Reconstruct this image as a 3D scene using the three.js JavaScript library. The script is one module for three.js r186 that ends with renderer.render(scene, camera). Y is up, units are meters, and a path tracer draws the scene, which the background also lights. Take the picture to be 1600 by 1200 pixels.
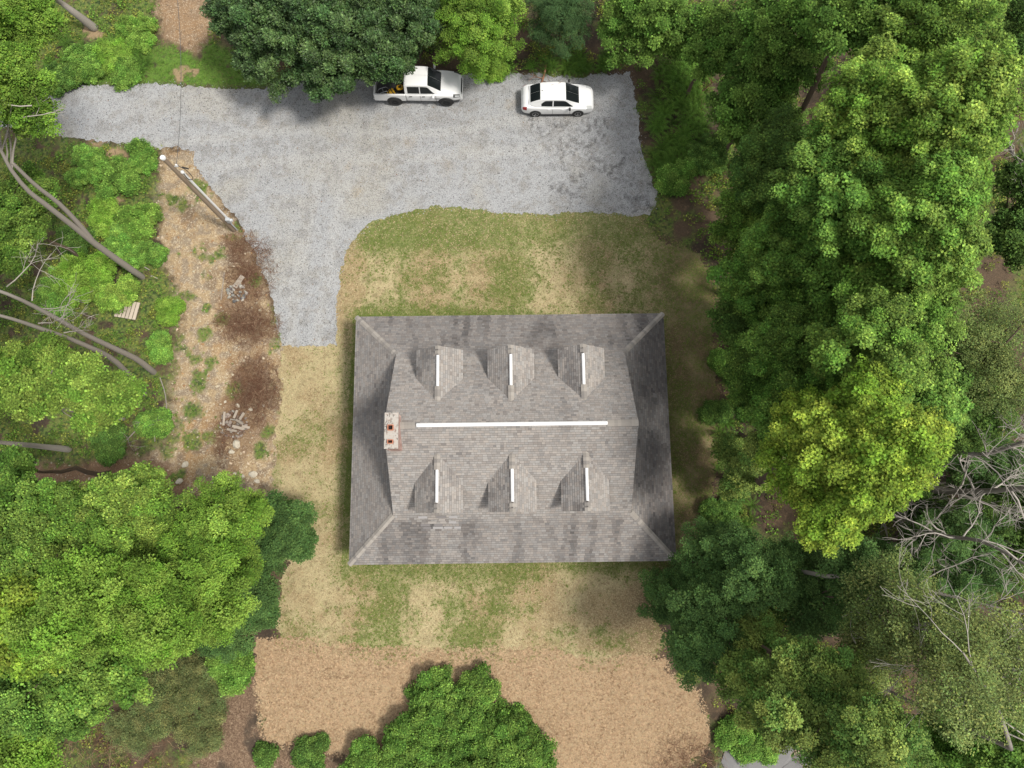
import * as THREE from 'three';
import { mergeGeometries } from 'three/addons/utils/BufferGeometryUtils.js';
import { RoundedBoxGeometry } from 'three/addons/geometries/RoundedBoxGeometry.js';

// ------------------------------------------------------------------ camera, sky, sun, exposure
const W = 1024, H = 768, ALT = 41, FPX = 1100, TILT = 0.1817, ROLL = -0.0046;
const scene = new THREE.Scene();
const camera = new THREE.PerspectiveCamera(2 * Math.atan(600 / FPX) * 180 / Math.PI, W / H, 0.5, 900);
const FWD = new THREE.Vector3(0, -Math.cos(TILT), -Math.sin(TILT));
const UPV = new THREE.Vector3(0, Math.sin(TILT), -Math.cos(TILT));
camera.position.set(0, ALT, 0);
camera.up.set(Math.sin(ROLL), UPV.y * Math.cos(ROLL), UPV.z * Math.cos(ROLL));
camera.lookAt(FWD.x, ALT + FWD.y, FWD.z);
scene.add(camera);

const renderer = new THREE.WebGLRenderer({ antialias: true });
renderer.setSize(W, H);
renderer.toneMapping = THREE.LinearToneMapping;
renderer.toneMappingExposure = 2.0;
renderer.shadowMap.enabled = true;
renderer.shadowMap.type = THREE.PCFSoftShadowMap;

const SUN = new THREE.Vector3(0.47, 0.87, 0.07).normalize();
{ // thin bright overcast with a hazy glow where the sun stands
  const w = 512, h = 256, d = new Float32Array(w * h * 4);
  for (let j = 0; j < h; j++) for (let i = 0; i < w; i++) {
    const el = ((j + 0.5) / h - 0.5) * Math.PI, az = ((i + 0.5) / w - 0.5) * 2 * Math.PI;
    const x = Math.cos(az) * Math.cos(el), y = Math.sin(el), z = Math.sin(az) * Math.cos(el);
    const c = Math.max(-1, Math.min(1, x * SUN.x + y * SUN.y + z * SUN.z)), a = Math.acos(c);
    const up = Math.max(0, y), base = y > 0 ? 0.215 + 0.14 * up : 0.09;
    const glow = y > 0 ? 0.4 * Math.exp(-(a * a) / 0.16) + 0.12 * Math.exp(-(a * a) / 0.9) : 0;
    const k = (j * w + i) * 4;
    d[k] = base * 0.97 + glow * 1.03; d[k + 1] = base + glow; d[k + 2] = base * 1.05 + glow * 0.94; d[k + 3] = 1;
  }
  const t = new THREE.DataTexture(d, w, h, THREE.RGBAFormat, THREE.FloatType);
  t.mapping = THREE.EquirectangularReflectionMapping; t.magFilter = THREE.LinearFilter; t.needsUpdate = true;
  scene.background = t; scene.environment = t;
}
const sun = new THREE.DirectionalLight(new THREE.Color().setRGB(1, 0.955, 0.87), 1.8);
sun.position.copy(SUN).multiplyScalar(80); sun.target.position.set(0, 0, -8);
sun.castShadow = true; sun.shadow.radius = 20; sun.shadow.mapSize.set(4096, 4096);
Object.assign(sun.shadow.camera, { left: -48, right: 48, top: 40, bottom: -40, near: 5, far: 200 });
scene.add(sun, sun.target);

// ------------------------------------------------------------------ helpers
const V3 = (x, y, z) => new THREE.Vector3(x, y, z);
const rng = (s) => () => { s = (s + 0x6d2b79f5) | 0; let t = Math.imul(s ^ (s >>> 15), 1 | s); t = (t + Math.imul(t ^ (t >>> 7), 61 | t)) ^ t; return ((t ^ (t >>> 14)) >>> 0) / 4294967296; };
const lerp = (a, b, t) => a + (b - a) * t, clamp = (x, a, b) => Math.max(a, Math.min(b, x));
const smooth = (a, b, x) => { const t = clamp((x - a) / (b - a), 0, 1); return t * t * (3 - 2 * t); };
const HASH = new Float32Array(65536); { const r = rng(99); for (let i = 0; i < 65536; i++) HASH[i] = r(); }
const hash2 = (i, j) => HASH[(Math.imul(i, 73) + Math.imul(j, 9781) + (Math.imul(i ^ j, 31) & 255)) & 65535];
function vn(x, y) { const i = Math.floor(x), j = Math.floor(y), fx = x - i, fy = y - j, u = fx * fx * (3 - 2 * fx), v = fy * fy * (3 - 2 * fy);
  const a = hash2(i, j), b = hash2(i + 1, j), c = hash2(i, j + 1), d = hash2(i + 1, j + 1); return a + (b - a) * u + (c - a) * v + (a - b - c + d) * u * v; }
const fbm = (x, y, o = 4) => { let s = 0, a = 0.5, n = 0; for (let k = 0; k < o; k++) { s += a * vn(x, y); n += a; a *= 0.5; x = x * 2.03 + 17.3; y = y * 2.03 + 9.1; } return s / n; };
// the point at height h that the camera sees at pixel (px, py) of the 1600 x 1200 photograph
function at(px, py, h = 0) {
  const u0 = (px - 800) / FPX, v0 = (600 - py) / FPX, c = Math.cos(ROLL), s = Math.sin(ROLL), u = c * u0 + s * v0, v = -s * u0 + c * v0;
  const dx = u, dy = FWD.y + v * UPV.y, dz = FWD.z + v * UPV.z, t = (h - ALT) / dy;
  return V3(dx * t, h, dz * t);
}
const mpp = (px, py, h) => at(px, py, h).distanceTo(at(px + 10, py, h)) / 10;   // metres per photo pixel
const used = {};
function numbered(n) { const k = used[n] = (used[n] ?? -1) + 1; return k ? n + '_' + String(k).padStart(3, '0') : n; }
function tag(o, label, category, group) { o.userData.label = label; o.userData.category = category; if (group) o.userData.group = group; return o; }
function shadows(o) { o.castShadow = true; o.receiveShadow = true; return o; }
function top(o, name) { o.name = numbered(name); scene.add(o); return o; }
function thing(name, label, category, pos = [0, 0, 0], turn = 0, group) {
  const g = top(new THREE.Group(), name); g.position.set(...pos); g.rotation.y = turn; return tag(g, label, category, group);
}
function part(name, geo, mat, parent) { const m = shadows(new THREE.Mesh(geo, mat)); m.name = name; parent.add(m); return m; }
function sub(name, parent) { const g = new THREE.Group(); g.name = name; parent.add(g); return g; }
function struct(name, geo, mat) { const m = top(shadows(new THREE.Mesh(geo, mat)), name); m.userData.kind = 'structure'; return m; }
const merge = (list) => mergeGeometries(list.map((g) => { g = g.index ? g.toNonIndexed() : g; for (const k of Object.keys(g.attributes)) if (!['position', 'normal'].includes(k)) g.deleteAttribute(k); if (!g.attributes.normal) g.computeVertexNormals(); return g; }), false);
const std = (r, g, b, rough = 0.85, o = {}) => new THREE.MeshStandardMaterial({ color: new THREE.Color().setRGB(r, g, b), roughness: rough, ...o });
const box = (w, h, d, x = 0, y = 0, z = 0, rad = 0) => (rad ? new RoundedBoxGeometry(w, h, d, 2, rad) : new THREE.BoxGeometry(w, h, d)).translate(x, y, z);
function place(g, pos, q, s = 1) { return g.applyMatrix4(new THREE.Matrix4().compose(pos, q, typeof s === 'number' ? V3(s, s, s) : s)); }
// a tapered, bent tube through points with radii
function limb(pts, radii, sides = 7) {
  const pos = [], idx = [], n = pts.length; let ref = V3(0.31, 0.2, 0.93);
  for (let i = 0; i < n; i++) {
    const d = pts[Math.min(n - 1, i + 1)].clone().sub(pts[Math.max(0, i - 1)]).normalize();
    const a = ref.clone().sub(d.clone().multiplyScalar(ref.dot(d))).normalize(), b = d.clone().cross(a); ref = a;
    for (let k = 0; k < sides; k++) { const t = k / sides * 2 * Math.PI, p = pts[i].clone().addScaledVector(a, Math.cos(t) * radii[i]).addScaledVector(b, Math.sin(t) * radii[i]); pos.push(p.x, p.y, p.z); }
  }
  for (let i = 0; i < n - 1; i++) for (let k = 0; k < sides; k++) { const a = i * sides + k, b = i * sides + (k + 1) % sides; idx.push(a, b, a + sides, b, b + sides, a + sides); }
  for (const e of [0, n - 1]) { const c = pos.length / 3; pos.push(pts[e].x, pts[e].y, pts[e].z); for (let k = 0; k < sides; k++) { const a = e * sides + k, b = e * sides + (k + 1) % sides; e ? idx.push(a, b, c) : idx.push(b, a, c); } }
  const g = new THREE.BufferGeometry(); g.setAttribute('position', new THREE.Float32BufferAttribute(pos, 3)); g.setIndex(idx); g.computeVertexNormals(); return g;
}
function bent(a, b, r, wob, n = 6) { const out = []; const L = a.distanceTo(b); for (let i = 0; i <= n; i++) { const t = i / n, p = a.clone().lerp(b, t), k = Math.sin(Math.PI * t) * wob * L; p.x += (r() - 0.5) * k; p.y += (r() - 0.5) * k; p.z += (r() - 0.5) * k; out.push(p); } return out; }
const taper = (n, r0, r1) => Array.from({ length: n }, (_, i) => lerp(r0, r1, i / (n - 1)));
function scatter(name, geo, mat, list, parent) {   // list of {m: Matrix4, c: [r,g,b]}
  const im = new THREE.InstancedMesh(geo, mat, list.length), col = new THREE.Color();
  list.forEach((e, i) => { im.setMatrixAt(i, e.m); if (e.c) im.setColorAt(i, col.setRGB(...e.c)); });
  shadows(im); im.userData.kind = 'stuff';
  if (parent) { im.name = name; parent.add(im); } else top(im, name);
  return im;
}
const M4 = new THREE.Matrix4(), Q = new THREE.Quaternion(), YUP = V3(0, 1, 0);
function mat4(x, y, z, q, sx, sy = sx, sz = sx) { return new THREE.Matrix4().compose(V3(x, y, z), q, V3(sx, sy, sz)); }
const spin = (r, tilt = 0) => new THREE.Quaternion().setFromEuler(new THREE.Euler((r() - 0.5) * 2 * tilt, r() * 6.283, (r() - 0.5) * 2 * tilt));

// polygons of the ground, drawn in photo pixels and turned to metres
const poly = (flat) => { const o = []; for (let i = 0; i < flat.length; i += 2) { const p = at(flat[i], flat[i + 1]); o.push([p.x, p.z]); } return o; };
function inside(P, x, z) { let c = false; for (let i = 0, j = P.length - 1; i < P.length; j = i++) if ((P[i][1] > z) !== (P[j][1] > z) && x < (P[j][0] - P[i][0]) * (z - P[i][1]) / (P[j][1] - P[i][1]) + P[i][0]) c = !c; return c; }
function dist(P, x, z) { let d = 1e9; for (let i = 0, j = P.length - 1; i < P.length; j = i++) { const ax = P[j][0], az = P[j][1], bx = P[i][0] - ax, bz = P[i][1] - az, t = clamp(((x - ax) * bx + (z - az) * bz) / (bx * bx + bz * bz + 1e-9), 0, 1), ex = x - ax - t * bx, ez = z - az - t * bz; d = Math.min(d, ex * ex + ez * ez); } return (inside(P, x, z) ? 1 : -1) * Math.sqrt(d); }
const GX0 = -40, GX1 = 40, GZ0 = -38, GZ1 = 18;
function field(flat) { // signed distance (inside positive), sampled from a coarse grid
  const P = poly(flat), nx = 161, nz = 113, d = new Float32Array(nx * nz);
  for (let j = 0; j < nz; j++) for (let i = 0; i < nx; i++) d[j * nx + i] = dist(P, lerp(GX0, GX1, i / (nx - 1)), lerp(GZ0, GZ1, j / (nz - 1)));
  const f = (x, z) => { const u = clamp((x - GX0) / (GX1 - GX0), 0, 0.9999) * (nx - 1), v = clamp((z - GZ0) / (GZ1 - GZ0), 0, 0.9999) * (nz - 1), i = u | 0, j = v | 0, a = u - i, b = v - j, k = j * nx + i;
    return (d[k] * (1 - a) + d[k + 1] * a) * (1 - b) + (d[k + nx] * (1 - a) + d[k + nx + 1] * a) * b; };
  f.P = P; return f;
}
function jagged(P, step, amps, seed) { // break the edge up: [amplitude, frequency] pairs
  const out = [];
  for (let i = 0; i < P.length; i++) { const a = P[i], b = P[(i + 1) % P.length], L = Math.hypot(b[0] - a[0], b[1] - a[1]), n = Math.max(1, Math.round(L / step)), nx = (b[1] - a[1]) / L, nz = -(b[0] - a[0]) / L;
    for (let k = 0; k < n; k++) { const x = lerp(a[0], b[0], k / n), z = lerp(a[1], b[1], k / n); const soft = Math.min(1, Math.min(k, n - k) * L / n / 0.5); let e = 0; for (const [A, F] of amps) e += soft * A * (vn(x * F + seed, z * F - seed) - 0.5) * 2; out.push([x + nx * e, z + nz * e]); } }
  return out;
}
function sheet(P, y, X0, X1, Z0, Z1) {
  const s = new THREE.Shape(P.map(([x, z]) => new THREE.Vector2(x, -z))), g = new THREE.ShapeGeometry(s).rotateX(-Math.PI / 2).translate(0, y, 0), p = g.attributes.position, uv = g.attributes.uv;
  for (let i = 0; i < p.count; i++) uv.setXY(i, (p.getX(i) - X0) / (X1 - X0), (p.getZ(i) - Z0) / (Z1 - Z0));
  return g;
}
const TO8 = new Uint8ClampedArray(4097); for (let i = 0; i <= 4096; i++) { const l = i / 4096; TO8[i] = Math.round(255 * (l <= 0.0031308 ? 12.92 * l : 1.055 * Math.pow(l, 1 / 2.4) - 0.055)); }
const s8 = (l) => TO8[clamp(Math.round(l * 4096), 0, 4096)];
const css = (c) => `rgb(${s8(c[0])},${s8(c[1])},${s8(c[2])})`;
// canvas whose pixel (i, j) stands for the world spot (x, z); colours are linear
function paint(w, h, X0, X1, Z0, Z1, fn, strokes) {
  const cv = document.createElement('canvas'); cv.width = w; cv.height = h; const g = cv.getContext('2d'), im = g.createImageData(w, h), o = [0, 0, 0];
  for (let j = 0; j < h; j++) for (let i = 0; i < w; i++) { fn(lerp(X0, X1, (i + 0.5) / w), lerp(Z0, Z1, (j + 0.5) / h), o, i, j); const k = (j * w + i) * 4; im.data[k] = s8(o[0]); im.data[k + 1] = s8(o[1]); im.data[k + 2] = s8(o[2]); im.data[k + 3] = 255; }
  g.putImageData(im, 0, 0);
  if (strokes) strokes(g, (x) => (x - X0) / (X1 - X0) * w, (z) => (z - Z0) / (Z1 - Z0) * h, w / (X1 - X0));
  const t = new THREE.CanvasTexture(cv); t.flipY = false; t.colorSpace = THREE.SRGBColorSpace; t.magFilter = THREE.LinearFilter; t.wrapS = t.wrapT = THREE.MirroredRepeatWrapping; return t;
}
function grainTex(n, seed, o = 3, f = 24) { const d = new Uint8Array(n * n * 4), r = rng(seed); for (let j = 0; j < n; j++) for (let i = 0; i < n; i++) { const v = 255 * clamp(0.55 * fbm(i / n * f, j / n * f, o) + 0.45 * r(), 0, 1), k = (j * n + i) * 4; d[k] = d[k + 1] = d[k + 2] = v; d[k + 3] = 255; }
  const t = new THREE.DataTexture(d, n, n); t.magFilter = THREE.LinearFilter; t.wrapS = t.wrapT = THREE.RepeatWrapping; t.needsUpdate = true; return t; }
const mix3 = (o, c, t) => { o[0] += (c[0] - o[0]) * t; o[1] += (c[1] - o[1]) * t; o[2] += (c[2] - o[2]) * t; };

// ------------------------------------------------------------------ ground, driveway, lawn, straw
const DRIVE = field([-120, 152, 78, 132, 150, 134, 210, 131, 265, 131, 330, 137, 400, 138, 440, 132, 465, 127, 520, 124, 600, 119, 720, 117, 780, 118, 850, 115, 900, 122, 940, 115, 985, 112, 990, 150, 998, 200, 1003, 240, 1015, 270, 1028, 300, 1022, 325, 1000, 337, 950, 335, 900, 331, 850, 335, 800, 333, 740, 328, 700, 324, 660, 327, 620, 335, 590, 343, 565, 360, 548, 380, 538, 400, 530, 430, 527, 470, 527, 540, 500, 541, 440, 541, 432, 510, 428, 470, 418, 440, 400, 395, 375, 350, 345, 310, 320, 280, 302, 250, 305, 236, 265, 230, 200, 226, 120, 216, 80, 208, 0, 200, -120, 200]);
const LAWN = field([443, 528, 512, 528, 516, 470, 520, 430, 527, 398, 538, 374, 557, 350, 584, 332, 615, 322, 660, 314, 700, 312, 740, 316, 800, 321, 850, 323, 900, 319, 950, 323, 998, 324, 1020, 360, 1080, 392, 1110, 420, 1120, 480, 1118, 560, 1125, 640, 1120, 720, 1115, 800, 1090, 850, 1060, 900, 1030, 960, 1040, 1005, 1012, 1042, 980, 1040, 930, 1050, 900, 1042, 860, 1027, 800, 1030, 740, 1027, 700, 1034, 640, 1027, 590, 1032, 540, 1022, 510, 1024, 480, 1010, 440, 1012, 430, 980, 440, 930, 455, 880, 440, 800, 425, 740, 435, 660, 440, 560]);
const STRAW = field([400, 1000, 440, 996, 480, 996, 510, 1011, 540, 1009, 590, 1018, 640, 1014, 700, 1021, 740, 1014, 800, 1017, 860, 1014, 900, 1029, 930, 1037, 980, 1027, 1010, 1029, 1040, 1030, 1050, 1060, 1090, 1080, 1105, 1120, 1110, 1160, 1080, 1185, 1060, 1210, 900, 1230, 860, 1230, 700, 1215, 560, 1190, 540, 1178, 500, 1172, 470, 1162, 440, 1165, 415, 1160, 405, 1110, 400, 1050]);
const DIRT = field([250, 230, 305, 236, 345, 312, 400, 400, 430, 480, 445, 545, 445, 650, 440, 750, 430, 800, 300, 790, 240, 765, 130, 765, 40, 745, 60, 720, 150, 725, 230, 705, 268, 690, 265, 600, 278, 520, 270, 440, 247, 400, 247, 300]);
const SLASH = field([345, 362, 395, 385, 425, 460, 432, 530, 400, 560, 430, 600, 432, 680, 400, 730, 360, 735, 335, 690, 345, 600, 375, 560, 335, 500, 350, 430]);
const REDSOIL = field([20, 722, 230, 712, 290, 735, 300, 790, 240, 775, 100, 765, 20, 750]);
const TOPDIRT = field([243, -60, 345, -60, 335, 40, 312, 85, 285, 78, 258, 60, 245, 20]);
const TOPGRASS = field([60, 105, 160, 100, 250, 70, 335, 60, 380, 90, 440, 112, 470, 128, 440, 136, 400, 141, 330, 140, 265, 134, 150, 137, 60, 135]);
const WEEDTOP = field([-200, -200, 250, -200, 255, 130, -200, 150]);
const WEEDLEFT = field([-200, 205, 60, 210, 200, 228, 250, 235, 245, 300, 247, 400, 272, 440, 278, 520, 265, 600, 268, 680, 230, 712, 60, 730, -200, 740]);
const MULCH = field([330, 1000, 405, 990, 408, 1110, 415, 1165, 470, 1165, 540, 1185, 560, 1240, 300, 1260, 310, 1080]);
const ROCKY = field([1120, 1180, 1175, 1170, 1240, 1165, 1265, 1190, 1260, 1260, 1110, 1260]);
const PATCHES = [[287, 112, 0.6], [205, 292, 0.45], [150, 232, 0.7], [185, 238, 0.6], [210, 262, 0.6], [150, 50, 0.5], [180, 310, 0.4]].map(([x, y, r]) => ({ p: at(x, y), r }));
const TUFTS = [[270, 312, 0.45], [322, 480, 0.5], [345, 500, 0.6], [300, 640, 0.8], [310, 600, 0.5], [365, 610, 0.7], [300, 690, 0.7], [420, 672, 0.5], [407, 705, 0.6], [275, 745, 0.6], [320, 520, 0.5], [265, 705, 0.7], [330, 565, 0.4], [400, 440, 0.4], [412, 370, 0.5]].map(([x, y, r]) => ({ p: at(x, y), r }));

function weedShare(x, z) { // how much low green grows at a spot of bare ground
  const n = fbm(x * 0.55 + 3, z * 0.55 + 8, 3), m = fbm(x * 1.9 - 5, z * 1.9 + 2, 3);
  let w = smooth(0.52, 0.72, n) * 0.75, dirtGreen = smooth(0.57, 0.7, fbm(x * 0.7 + 71, z * 0.7 + 3, 3)) * smooth(0.35, 0.6, m) * 0.85;
  w = Math.max(w, smooth(-0.6, 0.8, WEEDTOP(x, z)) * smooth(0.18, 0.5, m) * 0.95, smooth(-0.5, 0.7, TOPGRASS(x, z)) * smooth(0.1, 0.35, m), smooth(-0.5, 0.8, WEEDLEFT(x, z) + (m - 0.5) * 1.6) * smooth(0.26, 0.52, m) * 0.95);
  const d = DIRT(x, z) + (m - 0.5) * 1.2;
  w *= 1 - smooth(-0.3, 0.4, d); w = Math.max(w, dirtGreen * smooth(-0.3, 0.4, d) * (1 - smooth(-0.3, 0.5, SLASH(x, z))));
  w *= 1 - smooth(-0.5, 0.3, TOPDIRT(x, z) + (m - 0.5) * 1.5);
  for (const t of PATCHES) w *= 1 - smooth(t.r * 1.3, t.r * 0.4, Math.hypot(x - t.p.x, (z - t.p.z) * 1.4) + (m - 0.5) * 2.2) * 0.9;
  for (const t of TUFTS) w = Math.max(w, smooth(t.r, t.r * 0.3, Math.hypot(x - t.p.x, z - t.p.z) + (m - 0.5) * 0.8) * 0.9);
  return w;
}
const gr = rng(5);
const groundTex = paint(2048, 1434, GX0, GX1, GZ0, GZ1, (x, z, o) => {
  const n = fbm(x * 0.8, z * 0.8, 4), f = vn(x * 9, z * 9), g = gr(), m = fbm(x * 2.6 + 40, z * 2.6, 3);
  o[0] = 0.10; o[1] = 0.068; o[2] = 0.042; mix3(o, [0.05, 0.036, 0.024], smooth(0.35, 0.65, n)); mix3(o, [0.2, 0.13, 0.075], 0.5 * smooth(0.62, 0.9, f) * g);
  const d = smooth(-0.5, 0.5, DIRT(x, z) + (m - 0.5) * 1.6);
  if (d > 0) { const c = [0.4, 0.295, 0.175]; mix3(c, [0.36, 0.225, 0.11], smooth(0.5, 0.75, n) * 0.8); mix3(c, [0.27, 0.215, 0.155], smooth(0.42, 0.7, m) * 0.9); mix3(c, [0.2, 0.14, 0.09], smooth(0.55, 0.75, fbm(x * 1.1 + 20, z * 1.1, 3)) * 0.7); mix3(c, [0.56, 0.48, 0.36], (g > 0.8 ? 0.8 : 0) * smooth(0.35, 0.6, f)); mix3(c, [0.2, 0.12, 0.06], g < 0.12 ? 0.5 : 0); mix3(o, c, d); }
  mix3(o, [0.2, 0.115, 0.065], 0.85 * smooth(-0.3, 0.5, REDSOIL(x, z) + (m - 0.5)));
  const s = 0.7 * smooth(-0.4, 0.9, SLASH(x, z) + (n - 0.5) * 3.2); if (s > 0) { const c = [0.155, 0.088, 0.05]; mix3(c, [0.3, 0.2, 0.125], g * smooth(0.4, 0.8, m)); mix3(o, c, s * 0.92); }
  const td = smooth(-0.5, 0.4, TOPDIRT(x, z) + (m - 0.5) * 1.4); if (td > 0) { const c = [0.32, 0.2, 0.105]; mix3(c, [0.24, 0.17, 0.11], m); mix3(c, [0.5, 0.42, 0.32], g > 0.9 ? 0.7 : 0); mix3(o, c, td); }
  for (const t of PATCHES) mix3(o, [0.34, 0.24, 0.14], 0.9 * smooth(t.r * 1.3, t.r * 0.4, Math.hypot(x - t.p.x, (z - t.p.z) * 1.4) + (fbm(x * 1.9 - 5, z * 1.9 + 2, 3) - 0.5) * 2.2));
  const mu = smooth(-0.5, 0.6, MULCH(x, z) + (m - 0.5) * 1.2); if (mu > 0) { const c = [0.13, 0.08, 0.05]; mix3(c, [0.34, 0.24, 0.16], g * g * 0.7); mix3(c, [0.07, 0.05, 0.035], smooth(0.5, 0.7, n)); mix3(o, c, mu); }
  const rk = smooth(-0.3, 0.3, ROCKY(x, z) + (m - 0.5) * 1.4); mix3(o, [0.17, 0.165, 0.165], rk * (0.4 + 0.6 * g));
  const w = weedShare(x, z); if (w > 0.02) { const c = [0.1, 0.165, 0.03]; mix3(c, [0.17, 0.19, 0.05], m); mix3(c, [0.035, 0.07, 0.016], smooth(0.5, 0.8, f)); mix3(c, [0.1, 0.2, 0.022], 0.8 * smooth(-0.2, 0.6, TOPGRASS(x, z))); mix3(o, c, clamp(w * (0.7 + 0.6 * g), 0, 1)); }
  const k = 0.82 + 0.36 * g; o[0] *= k; o[1] *= k; o[2] *= k;
}, (g, X, Z, S) => { // dry needles, twigs and fallen leaves
  const r = rng(8);
  for (let i = 0; i < 60000; i++) {
    const x = lerp(GX0, GX1, r()), z = lerp(GZ0, GZ1, r()); if (DRIVE(x, z) > 0 || LAWN(x, z) > 0.2) continue;
    const pale = DIRT(x, z) > 0 || MULCH(x, z) > 0, L = (0.05 + 0.22 * r()) * S, a = r() * 6.283, b = r();
    g.strokeStyle = css(SLASH(x, z) > -0.2 ? (b < 0.6 ? [0.09, 0.05, 0.03] : [0.27, 0.17, 0.1]) : pale ? (b < 0.5 ? [0.5, 0.41, 0.28] : [0.24, 0.16, 0.09]) : b < 0.6 ? [0.16, 0.095, 0.05] : [0.045, 0.03, 0.02]);
    g.lineWidth = 0.5 + 0.6 * r(); g.globalAlpha = 0.6; g.beginPath(); g.moveTo(X(x), Z(z)); g.lineTo(X(x) + Math.cos(a) * L, Z(z) + Math.sin(a) * L); g.stroke();
  }
});
const grain = grainTex(512, 3);
const withUv = (t, s) => { const c = t.clone(); c.repeat.set(s, s); c.needsUpdate = true; return c; };
{
  const g = new THREE.PlaneGeometry(1, 1, 1, 1).rotateX(-Math.PI / 2).scale(700, 1, 700).translate(0, 0, -10), p = g.attributes.position, uv = g.attributes.uv;
  for (let i = 0; i < p.count; i++) uv.setXY(i, (p.getX(i) - GX0) / (GX1 - GX0), (p.getZ(i) - GZ0) / (GZ1 - GZ0));
  struct('ground', g, new THREE.MeshStandardMaterial({ map: groundTex, roughness: 1, bumpMap: withUv(grain, 10), bumpScale: 0.05 }));
}

// lawn: thin grass, part green, part straw-coloured
const EAVE = { W: 17.32, D: 13.57, cx: -0.03, cz: -4.215 };
function greenShare(x, z) {
  const p = fbm(x * 0.42 + 11, z * 0.42 + 5, 3), q = fbm(x * 1.7 + 2, z * 1.7 + 31, 3);
  let g = smooth(0.37, 0.68, p * 0.55 + q * 0.3 + 0.15 * vn(x * 5, z * 5)) * 1.0; g = Math.max(g, smooth(2, 6, x) * smooth(-10.5, -12.5, z) * smooth(0.25, 0.6, q) * 0.8);
  const ex = Math.abs(x - EAVE.cx) - EAVE.W / 2, ez = Math.abs(z - EAVE.cz) - EAVE.D / 2, e = Math.max(ex, ez);
  g = Math.max(g * 0.8, smooth(1.75, 0.75, e + (q - 0.5) * 1.1 + (x < 0 ? 0 : 0.45)) * (x < 0 ? 1 : 0.75) * (x < 0 && z > 0 ? 0.75 : 1));
  if (x < -9.6) g *= 0.5;
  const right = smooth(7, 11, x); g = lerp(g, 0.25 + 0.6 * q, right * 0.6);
  g *= 0.45 + 0.55 * smooth(0.15, 1.6, -DRIVE(x, z) + (q - 0.5) * 1.5);
  const tracks = smooth(0.9, 0.3, Math.abs(x - 2.2 + 0.3 * Math.sin(z))) * smooth(2, 4, z); g *= 1 - 0.6 * tracks;
  return clamp(g, 0, 1);
}
{
  const X0 = -16, X1 = 14, Z0 = -14, Z1 = 9.5, r = rng(17);
  const tex = paint(2048, 1604, X0, X1, Z0, Z1, (x, z, o) => {
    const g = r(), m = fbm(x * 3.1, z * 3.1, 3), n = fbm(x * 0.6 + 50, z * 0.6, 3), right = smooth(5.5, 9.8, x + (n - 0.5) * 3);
    o[0] = 0.445; o[1] = 0.372; o[2] = 0.205; mix3(o, [0.34, 0.255, 0.135], smooth(0.4, 0.7, n)); mix3(o, [0.165, 0.115, 0.065], right * (0.6 + 0.4 * smooth(0.35, 0.65, n))); mix3(o, [0.24, 0.17, 0.1], 0.5 * smooth(0.6, 0.85, m));  // right lawn: browner thin grass, with tree shade added into the colour
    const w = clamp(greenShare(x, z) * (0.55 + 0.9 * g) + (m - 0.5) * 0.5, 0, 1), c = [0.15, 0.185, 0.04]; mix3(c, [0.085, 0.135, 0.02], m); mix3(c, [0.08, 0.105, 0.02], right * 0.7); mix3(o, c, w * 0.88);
    const k = 0.62 + 0.76 * r(); o[0] *= k; o[1] *= k; o[2] *= k;
  }, (g, X, Z, S) => {
    for (let i = 0; i < 90000; i++) { const x = lerp(X0, X1, r()), z = lerp(Z0, Z1, r()), a = r() * 6.283, L = (0.05 + 0.13 * r()) * S, w = greenShare(x, z), b = r(), dry = r() > w, right = smooth(7, 11, x);  // dry strands on the right darkened by the same painted tree shade
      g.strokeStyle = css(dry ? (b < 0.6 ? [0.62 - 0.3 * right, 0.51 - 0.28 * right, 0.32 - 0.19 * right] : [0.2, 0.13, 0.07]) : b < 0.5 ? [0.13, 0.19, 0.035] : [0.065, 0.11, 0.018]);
      g.globalAlpha = 0.55; g.lineWidth = 0.6 + r(); g.beginPath(); g.moveTo(X(x), Z(z)); g.lineTo(X(x) + Math.cos(a) * L, Z(z) + Math.sin(a) * L); g.stroke(); }
  });
  struct('lawn', sheet(jagged(LAWN.P, 0.07, [[0.3, 0.7], [0.22, 2.3], [0.14, 8]], 4), 0.004, X0, X1, Z0, Z1), new THREE.MeshStandardMaterial({ map: tex, roughness: 1, bumpMap: withUv(grain, 7), bumpScale: 0.04 }));
}
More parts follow.
